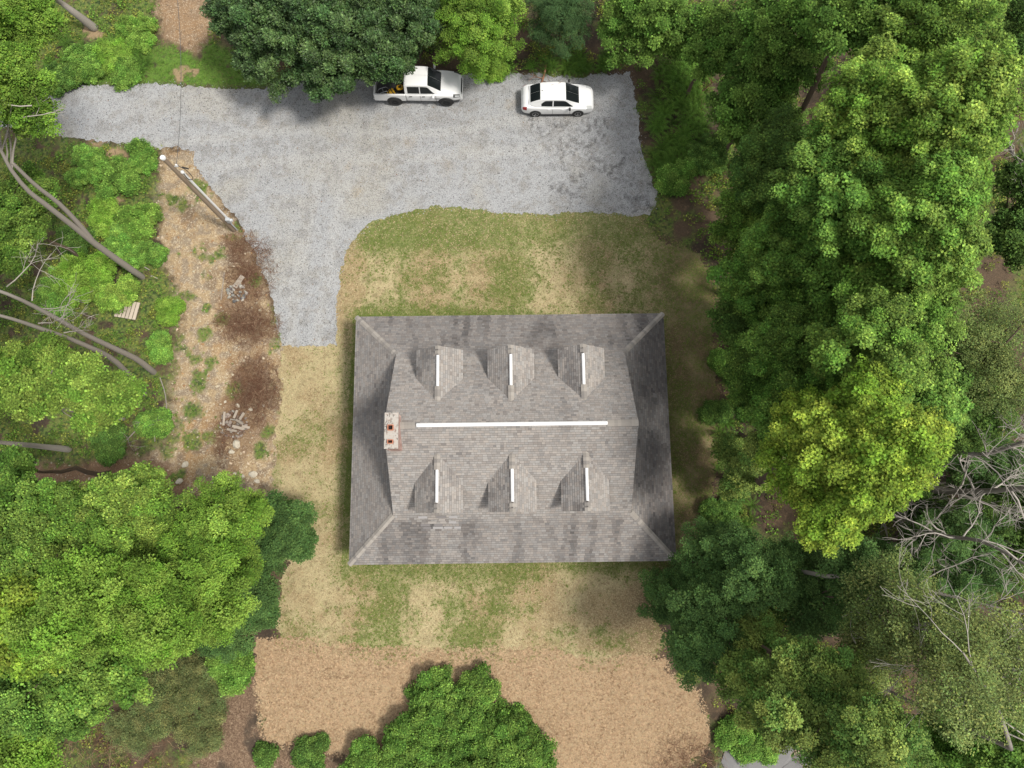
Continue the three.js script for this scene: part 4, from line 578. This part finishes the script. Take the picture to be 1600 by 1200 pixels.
// ------------------------------------------------------------------ vehicles (x forward, y up, z to the right)
const paint1 = new THREE.MeshPhysicalMaterial({ color: new THREE.Color().setRGB(0.82, 0.82, 0.82), roughness: 0.35, clearcoat: 1, clearcoatRoughness: 0.08 });
const bedGrey = std(0.06, 0.06, 0.062, 0.8);
const rubber = std(0.035, 0.034, 0.033, 0.9), alloy = std(0.35, 0.35, 0.36, 0.35, { metalness: 0.8 }), blackPlastic = std(0.02, 0.02, 0.021, 0.6), chrome = std(0.6, 0.6, 0.62, 0.2, { metalness: 1 }), lamp = new THREE.MeshPhysicalMaterial({ color: new THREE.Color().setRGB(0.55, 0.56, 0.56), roughness: 0.12, clearcoat: 1 }), redLamp = std(0.3, 0.02, 0.02, 0.2), glassDark = new THREE.MeshPhysicalMaterial({ color: new THREE.Color().setRGB(0.012, 0.015, 0.016), roughness: 0.05, specularIntensity: 0.7 }), seam = std(0.05, 0.05, 0.052, 0.8);
const catmull = (xs, ys, x) => { let i = 0; while (i < xs.length - 2 && x > xs[i + 1]) i++; const t = clamp((x - xs[i]) / (xs[i + 1] - xs[i]), 0, 1), h = xs[i + 1] - xs[i], m = (k) => k <= 0 ? (ys[1] - ys[0]) / (xs[1] - xs[0]) : k >= xs.length - 1 ? (ys[k] - ys[k - 1]) / (xs[k] - xs[k - 1]) : ((ys[k + 1] - ys[k]) / (xs[k + 1] - xs[k]) * (ys[k] - ys[k - 1]) / (xs[k] - xs[k - 1]) <= 0 ? 0 : (ys[k + 1] - ys[k - 1]) / (xs[k + 1] - xs[k - 1])), a = t * t * t, b = t * t; return ys[i] * (2 * a - 3 * b + 1) + h * m(i) * (a - 2 * b + t) + ys[i + 1] * (-2 * a + 3 * b) + h * m(i + 1) * (a - b); };
function patch(P, x0, x1, nx, s0, s1, ns, off = 0, mirror = false) { // a piece of the surface P(x, s), optionally on the other side, lifted by off
  const pos = [], idx = [], e = 1e-3, f = typeof s0 === 'function' ? s0 : () => s0, g1 = typeof s1 === 'function' ? s1 : () => s1, k = mirror ? -1 : 1;
  for (let i = 0; i <= nx; i++) for (let j = 0; j <= ns; j++) { const x = lerp(x0, x1, i / nx), s = lerp(f(x), g1(x), j / ns), p = P(x, s); if (off) { const sc = Math.min(s, 1 - 2 * e), n = P(x + e, sc).sub(P(x - e, sc)).cross(P(x, sc + e).sub(P(x, sc - e))).normalize(); p.addScaledVector(n, off); } pos.push(p.x, p.y, p.z * k); }
  for (let i = 0; i < nx; i++) for (let j = 0; j < ns; j++) { const a = i * (ns + 1) + j, b = a + ns + 1; k > 0 ? idx.push(a, b, a + 1, b, b + 1, a + 1) : idx.push(a, a + 1, b, b, a + 1, b + 1); }
  const g = new THREE.BufferGeometry(); g.setAttribute('position', new THREE.Float32BufferAttribute(pos, 3)); g.setIndex(idx); g.computeVertexNormals(); return g;
}
const both = (P, ...a) => merge([patch(P, ...a, 0.006, false), patch(P, ...a, 0.006, true)]);
function endCap(P, x, k) { const pos = [], n = 14, c = P(x, 0.35); for (const m of [1, -1]) for (let i = 0; i < n; i++) { const a = P(x, i / n), b = P(x, (i + 1) / n), t = [[c.x, c.y, 0], [a.x, a.y, a.z * m], [b.x, b.y, b.z * m]]; if (k * m > 0) t.reverse(); pos.push(...t.flat()); } const g = new THREE.BufferGeometry(); g.setAttribute('position', new THREE.Float32BufferAttribute(pos, 3)); g.computeVertexNormals(); return g; }
function wheel(x, z, r, w, parent, spokes, rimMat) {
  const t = part('wheel', new THREE.LatheGeometry([[r * 0.62, -w / 2], [r * 0.9, -w / 2], [r * 0.985, -w * 0.38], [r, -w * 0.2], [r, w * 0.2], [r * 0.985, w * 0.38], [r * 0.9, w / 2], [r * 0.62, w / 2], [r * 0.6, w * 0.2]].map(([a, b]) => new THREE.Vector2(a, b)), 24).rotateX(Math.PI / 2), rubber, parent); t.position.set(x, r, z);
  const s = Math.sign(z), rim = [new THREE.TorusGeometry(r * 0.6, 0.022, 6, 24).translate(0, 0, s * w * 0.44), new THREE.CylinderGeometry(r * 0.16, r * 0.16, 0.05, 12).rotateX(Math.PI / 2).translate(0, 0, s * w * 0.4)];
  for (let i = 0; i < spokes; i++) rim.push(box(0.06, r * 0.5, 0.03, 0, r * 0.34, s * w * 0.38).rotateZ(i / spokes * 2 * Math.PI));
  part('rim', merge(rim), rimMat, t); part('brake_disc', new THREE.CylinderGeometry(r * 0.56, r * 0.56, 0.03, 20).rotateX(Math.PI / 2).translate(0, 0, s * w * 0.12), blackPlastic, t); return t;
}
const arc = (x, z, r, w, a0, a1, th) => new THREE.TorusGeometry(r, th, 6, 20, a1 - a0).rotateZ(a0).scale(1, 1, w).translate(x, 0, z);
function bodySurface(S) { // stations [x, half width, sill height, shoulder height, crown height]
  const X = S.map((q) => q[0]), get = (k) => { const Y = S.map((q) => q[k]); return (x) => catmull(X, Y, clamp(x, X[0], X[X.length - 1])); }, w = get(1), lo = get(2), sh = get(3), cr = get(4);
  const sx = [0, 0.1, 0.22, 0.36, 0.5, 0.58, 0.64, 0.74, 1], wy = [0.84, 0.95, 0.985, 1, 0.985, 0.95, 0.88, 0.68, 0], hy = [0, 0.06, 0.2, 0.5, 0.82, 0.96, 1];
  return (x, s) => { const b = sh(x) - lo(x), k = sh(x) + (cr(x) - sh(x)), z = w(x) * catmull(sx, wy, s), y = s <= 0.64 ? lo(x) + b * catmull(sx.slice(0, 7), hy, s) : lerp(sh(x), cr(x), Math.sin(clamp((s - 0.64) / 0.36, 0, 1) * Math.PI / 2)); return V3(x, y, z); };
}
function cabinSurface(S) { // stations [x, half width at belt, belt height, half width at roof edge, roof height]
  const X = S.map((q) => q[0]), get = (k) => { const Y = S.map((q) => q[k]); return (x) => catmull(X, Y, clamp(x, X[0], X[X.length - 1])); }, wb = get(1), bl = get(2), wr = get(3), rh = get(4);
  return (x, s) => { const e = bl(x) + (rh(x) - bl(x)) * 0.88; if (s < 0.5) { const t = s / 0.5, q = t * t * (3 - 2 * t) * 0.25 + t * 0.75; return V3(x, lerp(bl(x), e, t), lerp(wb(x), wr(x), q)); } const t = (s - 0.5) / 0.5; return V3(x, lerp(e, rh(x), Math.sin(t * Math.PI / 2)), wr(x) * Math.max(0, Math.cos(t * Math.PI / 2 * 0.999)) ** 0.75); };
}
{ // white sedan
  const p = at(867, 168), t = thing('sedan', 'white four door sedan parked nose right at the far edge of the gravel', 'car', [2.79, 0.012, -25.72], 0.012);
  const X0 = -2.3, B = bodySurface([[-2.3, 0.62, 0.42, 0.62, 0.66], [-2.26, 0.7, 0.34, 0.72, 0.78], [-2.12, 0.79, 0.26, 0.86, 0.96], [-1.8, 0.855, 0.22, 0.92, 1.04], [-1.3, 0.885, 0.2, 0.92, 1.03], [-0.4, 0.895, 0.19, 0.9, 0.98], [0.6, 0.895, 0.19, 0.89, 0.97], [1.15, 0.885, 0.2, 0.87, 0.98], [1.6, 0.87, 0.21, 0.81, 0.9], [2.0, 0.81, 0.23, 0.72, 0.78], [2.18, 0.72, 0.26, 0.62, 0.68], [2.26, 0.6, 0.34, 0.52, 0.57]]);
  part('body', merge([patch(B, -2.3, 2.26, 64, 0, 1, 26, 0), patch(B, -2.3, 2.26, 64, 0, 1, 26, 0, true), endCap(B, -2.3, -1), endCap(B, 2.26, 1), box(3.9, 0.05, 1.5, 0, 0.22, 0)]), paint1, t);
  const C = cabinSurface([[-1.84, 0.6, 1.0, 0.56, 1.01], [-1.6, 0.72, 0.97, 0.6, 1.2], [-1.2, 0.79, 0.92, 0.6, 1.41], [-0.8, 0.81, 0.9, 0.61, 1.48], [-0.2, 0.815, 0.885, 0.62, 1.51], [0.25, 0.815, 0.88, 0.61, 1.48], [0.5, 0.81, 0.875, 0.605, 1.42], [0.9, 0.79, 0.87, 0.6, 1.2], [1.3, 0.72, 0.88, 0.58, 0.98], [1.36, 0.7, 0.88, 0.56, 0.93]]);
  part('cabin', merge([patch(C, -1.84, 1.36, 50, 0, 1, 22, 0), patch(C, -1.84, 1.36, 50, 0, 1, 22, 0, true)]), paint1, t);
  part('windshield', merge([patch(C, 0.46, 1.3, 14, 0.6, 1, 8, 0.012), patch(C, 0.46, 1.3, 14, 0.6, 1, 8, 0.012, true)]), glassDark, t);
  part('rear_window', merge([patch(C, -1.72, -1.12, 12, 0.62, 1, 8, 0.012), patch(C, -1.72, -1.12, 12, 0.62, 1, 8, 0.012, true)]), glassDark, t);
  for (const m of [false, true]) {
    const hi = (x) => lerp(0.12, 0.44, smooth(-1.3, -0.75, x) * smooth(1.08, 0.35, x));
    part('side_window', patch(C, -1.05, -0.36, 10, 0.1, hi, 5, 0.01, m), glassDark, t); part('side_window', patch(C, -0.29, 0.9, 12, 0.1, hi, 5, 0.01, m), glassDark, t);
    part('headlight', patch(B, 1.78, 2.12, 6, 0.5, 0.72, 5, 0.008, m), lamp, t); part('taillight', patch(B, -2.2, -1.95, 5, 0.42, 0.62, 5, 0.008, m), redLamp, t);
    const z = m ? -1 : 1; part('mirror', new THREE.SphereGeometry(0.11, 12, 8).scale(0.7, 0.75, 1.1).translate(0.72, 0.98, z * 0.98), blackPlastic, t);
    for (const x of [-0.55, 0.3]) part('door_handle', box(0.18, 0.03, 0.03, x, 0.78, z * 0.9, 0.01), paint1, t);
    for (const x of [-0.33, 0.75]) part('door_seam', box(0.012, 0.5, 0.02, x, 0.55, z * 0.888), seam, t);
    for (const x of [-1.4, 1.28]) { part('wheel_well', new THREE.CylinderGeometry(0.36, 0.36, 0.1, 24).rotateX(Math.PI / 2).translate(x, 0.33, z * 0.845), blackPlastic, t); wheel(x, z * 0.8, 0.315, 0.21, t, 7, alloy); }
  }
  part('trunk_seam', both(B, -1.86, -1.85, 1, 0.66, 1, 8), seam, t); part('hood_seam', both(B, 1.5, 1.96, 6, 0.655, 0.662, 1), seam, t); part('rocker', merge([box(2.1, 0.1, 0.03, 0, 0.22, 0.885), box(2.1, 0.1, 0.03, 0, 0.22, -0.885)]), blackPlastic, t);
  part('grille', box(0.04, 0.1, 0.7, 2.25, 0.48, 0, 0.015), blackPlastic, t); part('antenna', new THREE.ConeGeometry(0.03, 0.09, 6).translate(-1.0, 1.5, 0), blackPlastic, t);
  part('wiper', box(0.02, 0.02, 0.62, 1.24, 1.03, 0.25, 0.008), blackPlastic, t);
}
let truckAt;
{ // white pickup
  const t = thing('pickup_truck', 'white double cab pickup under the dark tree, nose right', 'pickup', [-5.95, 0.012, -26.5], -0.012); truckAt = t;
  const B = bodySurface([[-0.78, 0.92, 0.42, 1.08, 1.1], [0.2, 0.93, 0.42, 1.08, 1.1], [1.0, 0.93, 0.42, 1.08, 1.12], [1.3, 0.93, 0.44, 1.07, 1.16], [1.9, 0.915, 0.46, 1.03, 1.13], [2.35, 0.87, 0.48, 0.98, 1.06], [2.58, 0.8, 0.48, 0.9, 0.98], [2.7, 0.72, 0.5, 0.78, 0.84]]);
  part('body', merge([patch(B, -0.78, 2.7, 56, 0, 1, 24, 0), patch(B, -0.78, 2.7, 56, 0, 1, 24, 0, true), endCap(B, -0.78, -1), endCap(B, 2.7, 1)]), paint1, t);
  const C = cabinSurface([[-0.8, 0.84, 1.06, 0.66, 1.74], [-0.72, 0.85, 1.06, 0.67, 1.79], [-0.2, 0.86, 1.06, 0.675, 1.815], [0.5, 0.86, 1.06, 0.67, 1.79], [0.72, 0.85, 1.06, 0.665, 1.74], [1.05, 0.83, 1.07, 0.66, 1.48], [1.42, 0.78, 1.1, 0.66, 1.15], [1.46, 0.76, 1.1, 0.64, 1.12]]);
  part('cabin', merge([patch(C, -0.8, 1.46, 44, 0, 1, 22, 0), patch(C, -0.8, 1.46, 44, 0, 1, 22, 0, true), endCap(C, -0.8, -1)]), paint1, t);
  part('windshield', merge([patch(C, 0.66, 1.42, 14, 0.6, 1, 8, 0.012), patch(C, 0.66, 1.42, 14, 0.6, 1, 8, 0.012, true)]), glassDark, t);
  part('rear_window', box(0.02, 0.42, 1.2, -0.812, 1.42, 0, 0.008), glassDark, t);
  for (const m of [false, true]) {
    const z = m ? -1 : 1, hi = (x) => lerp(0.1, 0.44, smooth(1.12, 0.55, x));
    part('side_window', patch(C, -0.62, 0.12, 8, 0.08, hi, 5, 0.01, m), glassDark, t); part('side_window', patch(C, 0.18, 1.05, 10, 0.08, hi, 5, 0.01, m), glassDark, t);
    part('headlight', patch(B, 2.2, 2.6, 6, 0.46, 0.66, 5, 0.008, m), blackPlastic, t); part('headlight_lens', patch(B, 2.3, 2.58, 6, 0.5, 0.6, 5, 0.014, m), lamp, t);
    part('taillight', box(0.06, 0.36, 0.16, -2.73, 0.88, z * 0.83, 0.02), redLamp, t);
    part('mirror', new RoundedBoxGeometry(0.14, 0.2, 0.24, 2, 0.05).translate(0.98, 1.17, z * 1.06), paint1, t);
    for (const x of [-0.45, 0.35]) part('door_handle', box(0.2, 0.04, 0.03, x, 0.98, z * 0.94, 0.012), blackPlastic, t);
    part('side_trim', box(0.35, 0.05, 0.02, 1.2, 0.78, z * 0.935), blackPlastic, t);
    for (const x of [-0.74, 0.15, 1.12]) part('door_seam', box(0.014, 0.58, 0.02, x, 0.75, z * 0.925), seam, t);
    part('bed_side', new RoundedBoxGeometry(1.98, 0.62, 0.12, 3, 0.04).translate(-1.78, 0.78, z * 0.87), paint1, t);
    for (const x of [-1.53, 1.72]) { part('wheel_arch', arc(x, z * 0.92, 0.44, 1.5, -0.1, Math.PI + 0.1, 0.05).translate(0, 0.4 - 0, 0).translate(0, 0, 0), blackPlastic, t); part('wheel_well', new THREE.CylinderGeometry(0.43, 0.43, 0.12, 24).rotateX(Math.PI / 2).translate(x, 0.4, z * 0.89), blackPlastic, t); wheel(x, z * 0.86, 0.385, 0.27, t, 6, blackPlastic); }
  }
  part('bed_floor', box(1.95, 0.08, 1.66, -1.78, 0.56, 0), bedGrey, t); part('tailgate', new RoundedBoxGeometry(0.09, 0.58, 1.62, 3, 0.03).translate(-2.72, 0.8, 0), paint1, t); part('rear_bumper', box(0.16, 0.18, 1.7, -2.82, 0.5, 0, 0.05), chrome, t);
  part('grille', box(0.05, 0.3, 0.95, 2.7, 0.76, 0, 0.02), blackPlastic, t); part('front_bumper', new RoundedBoxGeometry(0.2, 0.24, 1.5, 3, 0.07).translate(2.66, 0.5, 0), paint1, t);
  part('brake_light', box(0.03, 0.04, 0.3, -0.83, 1.72, 0, 0.01), redLamp, t); part('wiper', box(0.02, 0.02, 0.6, 1.38, 1.2, 0.25, 0.008), blackPlastic, t); part('antenna', new THREE.CylinderGeometry(0.006, 0.01, 0.5, 6).translate(1.25, 1.4, -0.82), blackPlastic, t);
  // load in the bed
  const yellow = std(0.62, 0.36, 0.02, 0.5), q = thing('tool_case', 'yellow and black tool case tilted in the pickup bed', 'tool case', [-7.62, 0.75, -25.92], 0.5); q.scale.setScalar(0.85);
  part('case', new RoundedBoxGeometry(0.5, 0.4, 0.34, 2, 0.04).translate(0, 0.2, 0), yellow, q); for (const x of [-0.15, 0.12]) part('strap', box(0.07, 0.42, 0.36, x, 0.2, 0, 0.02), blackPlastic, q); part('handle', new THREE.TorusGeometry(0.1, 0.02, 6, 14, Math.PI).translate(0, 0.41, 0), blackPlastic, q); q.rotation.z = 0.25;
  const q2 = thing('hose_reel', 'small yellow reel behind the tool case, close to the pickup cab', 'reel', [-7.12, 0.6, -26.25], 0.3); part('drum', new THREE.TorusGeometry(0.17, 0.08, 8, 18).rotateX(1.2).translate(0, 0.32, 0), yellow, q2); part('hub', new THREE.CylinderGeometry(0.07, 0.07, 0.22, 12).translate(0, 0.32, 0), blackPlastic, q2); part('stand', box(0.3, 0.18, 0.26, 0, 0.09, 0, 0.03), blackPlastic, q2);
  const q3 = thing('metal_rack', 'bent grey tube rack at the tail of the pickup bed', 'rack', [-8.15, 0.6, -25.95], 0.3); for (const z of [-0.15, 0.15]) part('tube', new THREE.TubeGeometry(new THREE.CatmullRomCurve3([V3(-0.35, 0, z), V3(-0.25, 0.42, z), V3(0.25, 0.46, z), V3(0.4, 0.05, z)]), 14, 0.022, 6), std(0.4, 0.41, 0.43, 0.4, { metalness: 0.7 }), q3); part('crossbar', box(0.04, 0.04, 0.34, 0, 0.47, 0, 0.01), std(0.4, 0.41, 0.43, 0.4, { metalness: 0.7 }), q3);
}
// ------------------------------------------------------------------ utility pole and wire
{
  const b = at(366, 360), tp = at(255, 247, 8.2), t = thing('utility_pole', 'wooden utility pole with white conduit and meter beside the gravel', 'pole', [b.x, 0, b.z]), T = V3(tp.x - b.x, 8.2, tp.z - b.z), on = (f) => T.clone().multiplyScalar(f);
  const poleW = new THREE.MeshStandardMaterial({ color: new THREE.Color().setRGB(0.25, 0.19, 0.135), roughness: 0.95, bumpMap: withUv(grain, 2), bumpScale: 0.02 }), white = std(0.72, 0.72, 0.72, 0.4), greyM = std(0.45, 0.47, 0.49, 0.45);
  part('post', limb([on(-0.02), on(0.5), on(1)], [0.135, 0.125, 0.11], 14), poleW, t);
  part('pole_cap', new THREE.CylinderGeometry(0.13, 0.14, 0.1, 14), white, t).position.copy(on(1)).add(V3(0, 0.04, 0));
  const off = V3(0.17, 0, -0.12);
  part('conduit', limb([on(0.17).add(off), on(0.5).add(off), on(0.8).add(off)], [0.07, 0.07, 0.07], 10), white, t);
  part('weather_head', new THREE.SphereGeometry(0.11, 12, 8), white, t).position.copy(on(0.81)).add(off);
  part('meter_box', new RoundedBoxGeometry(0.26, 0.46, 0.2, 2, 0.03).translate(0.22, 1.45, -0.02), greyM, t); part('meter', new THREE.CylinderGeometry(0.09, 0.09, 0.14, 14).rotateZ(Math.PI / 2).translate(0.4, 1.5, -0.02), std(0.6, 0.62, 0.64, 0.15), t);
  part('lower_conduit', limb([V3(0.21, -0.05, 0), V3(0.21, 1.2, 0)], [0.04, 0.04], 8), greyM, t);
  part('insulator', new THREE.CylinderGeometry(0.05, 0.07, 0.16, 10), white, t).position.copy(on(0.89)).add(V3(0.2, 0, -0.12));
  part('bracket', box(0.3, 0.04, 0.05), greyM, t).position.copy(on(0.885)).add(V3(0.1, 0, -0.08));
  part('drip_loop', new THREE.TubeGeometry(new THREE.CatmullRomCurve3([on(0.89).add(V3(0.25, 0, -0.12)), on(0.86).add(V3(0.6, -0.1, 0.0)), on(0.82).add(V3(0.75, -0.1, 0.25)), on(0.8).add(V3(0.5, 0, 0.25)), on(0.81).add(off)]), 24, 0.02, 6), blackPlastic, t);
  part('splice', limb([on(0.875).add(V3(0.42, 0, -0.1)), on(0.865).add(V3(0.72, 0, -0.05))], [0.04, 0.04], 8), blackPlastic, t);
  part('step_peg', box(0.22, 0.03, 0.03, -0.24, 1.9, 0.04), std(0.5, 0.45, 0.35, 0.8), t);
  const A = on(0.895).add(V3(b.x + 0.2, 0, b.z - 0.12)), E = at(258, -160, 8.6), pts = []; for (let i = 0; i <= 24; i++) { const f = i / 24, p = A.clone().lerp(E, f); p.y -= 1.1 * 4 * f * (1 - f); pts.push(p); }
  const w = top(shadows(new THREE.Mesh(new THREE.TubeGeometry(new THREE.CatmullRomCurve3(pts), 60, 0.014, 6), std(0.09, 0.09, 0.09, 0.7))), 'overhead_cable'); tag(w, 'thin overhead cable running from the utility pole across the driveway', 'cable');
}
// ------------------------------------------------------------------ pallet, boards, rubble, rocks, branches
{
  const r = rng(404), grey = (k = 1) => std(0.32 * k, 0.27 * k, 0.22 * k, 0.95), c = at(203, 486), t = thing('pallet', 'weathered wooden pallet lying in the weeds', 'pallet', [c.x, 0.12, c.z], -0.17); t.scale.set(1.08, 1, 1.06);
  for (const z of [-0.45, 0, 0.45]) part('stringer', box(1.22, 0.1, 0.05, 0, 0.14, z), grey(0.7), t);
  for (let i = 0; i < 6; i++) part('slat', box(0.165 + 0.02 * (r() - 0.5), 0.022, 1.02, -0.52 + i * 0.208, 0.203, 0.0).rotateY((r() - 0.5) * 0.02), grey(1.45 + 0.4 * r()), t);
  for (let i = 0; i < 3; i++) part('slat', box(0.12, 0.02, 1.0, -0.5 + i * 0.5, 0.078, 0), grey(0.7), t);
  const board = (name, label, px, py, len, w, ang, h, k, cat, tiltZ = 0, group) => { const p = at(px, py, h), o = top(shadows(new THREE.Mesh(new RoundedBoxGeometry(len, 0.045, w, 1, 0.008), grey(k))), name); o.position.copy(p); o.rotation.set(0, ang, tiltZ); return tag(o, label, cat, group); };
  board('board', 'broad grey board on the upper brush patch', 373, 440, 0.85, 0.3, 0.95, 0.15, 1.05, 'board', 0.12);
  board('stick', 'thin straight stick lying along the left of the upper brush patch', 348, 447, 1.75, 0.06, 1.53, 0.05, 0.95, 'stick');
  board('board', 'upright leaning board at the left of the lower rubble', 350, 654, 0.8, 0.13, 1.5, 0.3, 1.2, 'board', 0.15);
  [[368, 647, 0.5, 0.14, 1.2, 0.35], [378, 650, 0.45, 0.16, 1.05, 0.3], [372, 668, 0.7, 0.16, -0.25, 0.3], [362, 672, 0.6, 0.13, -0.2, 0.22], [384, 667, 0.5, 0.14, -0.2, 0.2], [374, 659, 0.55, 0.13, -0.5, 0.4]].forEach(([x, y, l, w, a, h]) => board('board', 'short grey board in the heap of rubble below the lower brush patch', x, y, l, w, a, h, 0.8 + 0.5 * r(), 'board', (r() - 0.5) * 0.4, 'short boards in the lower rubble'));
  const stoneGeo = [0, 1, 2, 3].map((s) => { const g = new THREE.IcosahedronGeometry(1, 1), p = g.attributes.position, q = rng(s + 70), d = {}; for (let i = 0; i < p.count; i++) { const key = [p.getX(i), p.getY(i), p.getZ(i)].map((v) => v.toFixed(3)).join(); d[key] ??= 0.78 + 0.4 * q(); p.setXYZ(i, p.getX(i) * d[key], p.getY(i) * d[key], p.getZ(i) * d[key]); } g.computeVertexNormals(); return g; });
  const heap = (px, py, n, rad, cols, label) => { const c0 = at(px, py), list = []; for (let i = 0; i < n; i++) { const a = r() * 6.283, d = Math.sqrt(r()) * rad, s = 0.035 + 0.09 * r() * r(); list.push({ m: mat4(c0.x + Math.cos(a) * d, 0.05 + (1 - d / rad) * 0.25 * r(), c0.z + Math.sin(a) * d, spin(r, 1), s * 1.3, s * 0.8, s), c: tint(cols[Math.floor(r() * cols.length)], r, 0.3) }); } const o = scatter('rubble', stoneGeo[0], plain, list); tag(o, label, 'rubble'); };
  heap(371, 457, 90, 0.6, [[0.3, 0.28, 0.25], [0.4, 0.37, 0.32], [0.14, 0.13, 0.13], [0.22, 0.15, 0.09]], 'heap of pale stones and ash below the board on the upper brush patch');
  heap(366, 663, 120, 0.85, [[0.26, 0.22, 0.19], [0.34, 0.3, 0.26], [0.17, 0.11, 0.08]], 'heap of broken stones and wood below the lower brush patch');
  // heaps of cut dry brush
  const brush = (px, py, rx, rz, n, label, hgt) => { const c0 = at(px, py), list = [], g = limb([V3(0, 0, 0), V3(0.04, 0.03, 0.33), V3(-0.02, 0.0, 0.66), V3(0.03, 0.02, 1)], [0.011, 0.01, 0.008, 0.004], 4); for (let i = 0; i < n; i++) { const a = r() * 6.283, d = Math.pow(r(), 0.75), x = Math.cos(a) * d * rx * 1.25, z = Math.sin(a) * d * rz * 1.25, keep = fbm((c0.x + x) * 1.3, (c0.z + z) * 1.3, 3); if (keep < 0.24 + 0.22 * d * r()) continue; const s = 0.2 + 0.45 * r(); list.push({ m: mat4(c0.x + x, 0.03 + hgt * (1 - d * d) * r(), c0.z + z, spin(r, 0.35), s * 1.3, s, s), c: tint(r() < 0.75 ? [0.15, 0.072, 0.042] : [0.33, 0.22, 0.14], r, 0.6) }); } const im = scatter('brush_pile', g, plain, list); tag(im, label, 'brush pile'); };
  brush(386, 508, 1.7, 1.0, 1700, 'flat brown heap of dry cut brush between driveway end and dirt', 0.35); brush(392, 425, 1.3, 1.7, 1700, 'thin brown brush around the upper board and stones', 0.2);
  brush(400, 612, 1.15, 1.75, 2300, 'dark red brown heap of dry brush above the lower rubble', 0.5); brush(350, 690, 0.5, 1.4, 400, 'narrow strip of dark brush left of the lower rubble', 0.25); brush(375, 385, 0.9, 0.9, 400, 'thin brown brush at the foot of the utility pole', 0.15);
  brush(180, 1160, 4.2, 1.8, 1500, 'wide tangle of dry grey branches at the lower left among the scrub', 0.9); brush(1075, 1185, 1.8, 1.1, 600, 'dark dry brush at the bottom right corner of the straw', 0.3);
  [[396, 741, 0.2], [402, 752, 0.13], [380, 744, 0.1], [367, 740, 0.09], [290, 726, 0.17], [281, 752, 0.17], [334, 755, 0.1], [252, 749, 0.09], [213, 734, 0.1], [348, 751, 0.08], [110, 752, 0.08], [370, 694, 0.22], [362, 706, 0.14], [392, 640, 0.1], [372, 634, 0.12], [412, 634, 0.09], [352, 628, 0.07]].forEach(([x, y, s], i) => { const p = at(x, y), o = top(shadows(new THREE.Mesh(stoneGeo[i % 4], std(0.5, 0.45, 0.36, 0.95))), 'stone'); o.position.set(p.x, s * 0.3, p.z); o.scale.set(s * 1.25, s * 0.7, s); o.rotation.y = r() * 6; const L = ['large pale stone at the lower right of the dirt, by the lawn', 'pale stone just below the large one by the lawn'][i]; tag(o, L ?? 'small pale stone lying on the dirt clearing', 'stone', L ? undefined : 'loose pale stones on the dirt clearing'); });
  [[1185, 1200, 0.9], [1215, 1185, 0.8], [1145, 1196, 0.55], [1240, 1200, 0.7]].forEach(([x, y, s], i) => { const p = at(x, y), o = top(shadows(new THREE.Mesh(stoneGeo[i], std(0.2, 0.195, 0.195, 0.95))), 'rock'); o.position.set(p.x, 0, p.z); o.scale.set(s * 1.4, s * 0.25, s); o.rotation.y = i; tag(o, ['broad pale rock at the bottom edge', 'pale rock under the fallen log at the bottom right', 'small pale rock nearest the straw', 'pale rock furthest right at the bottom edge'][i], 'rock'); });
  const stick = (name, label, flat, rad, mat, cat, twigsN = 0) => { const ps = []; for (let i = 0; i < flat.length; i += 2) ps.push(at(flat[i], flat[i + 1], 0.08)); const b = ps[0].clone().setY(0), t2 = thing(name, label, cat, b.toArray()); const cv = new THREE.CatmullRomCurve3(ps.map((p) => p.clone().sub(b))), q = cv.getPoints(8); part('stem', limb(q, taper(9, rad, rad * 0.5), 7), mat, t2); for (let i = 0; i < twigsN; i++) { const out = []; grow(cv.getPoint(0.3 + 0.6 * r()), V3(r() - 0.5, 0.25, r() - 0.5), 0.8 + r(), rad * 0.4, r, 1, out); part('twig', merge(out), mat, t2); } };
  stick('fallen_branch', 'pale bare branch on the weeds beside the foot of the bent trunk', [196, 398, 214, 410, 234, 422], 0.05, BARK.pale, 'branch'); stick('fallen_branch', 'short pale branch end beside the foot of the bent trunk', [236, 431, 246, 435], 0.05, BARK.pale, 'branch');
  stick('fallen_branch', 'forked dry branch reaching over the ditch below the pallet', [240, 648, 220, 665, 188, 698], 0.05, BARK.grey, 'branch', 3); stick('fallen_branch', 'straight grey branch right of the forked one', [242, 650, 241, 670, 242, 690], 0.05, BARK.grey, 'branch', 1); stick('fallen_branch', 'thin curved branch at the left edge of the dirt', [250, 590, 258, 615, 262, 650, 272, 675], 0.035, BARK.grey, 'branch'); stick('fallen_branch', 'thin stick leaning on the slope left of the forked branch', [178, 655, 190, 690], 0.03, BARK.brown, 'branch');
  stick('fallen_log', 'thick reddish log lying in the ferns right of the gravel', [1091, 112, 1093, 135, 1097, 178], 0.14, std(0.24, 0.12, 0.075, 0.95), 'log', 1); stick('fallen_log', 'reddish broken branch behind the sedan', [853, 102, 850, 118, 846, 130], 0.09, std(0.33, 0.17, 0.1, 0.95), 'log', 2);
  stick('fallen_log', 'pale forked log over the rocks at the bottom right', [1206, 1172, 1222, 1180, 1240, 1178, 1250, 1172], 0.1, std(0.36, 0.28, 0.2, 0.95), 'log', 2); stick('fallen_log', 'short rotten log on the reddish soil under the straight trunk', [42, 708, 54, 724], 0.14, BARK.grey, 'log');
}
renderer.render(scene, camera);
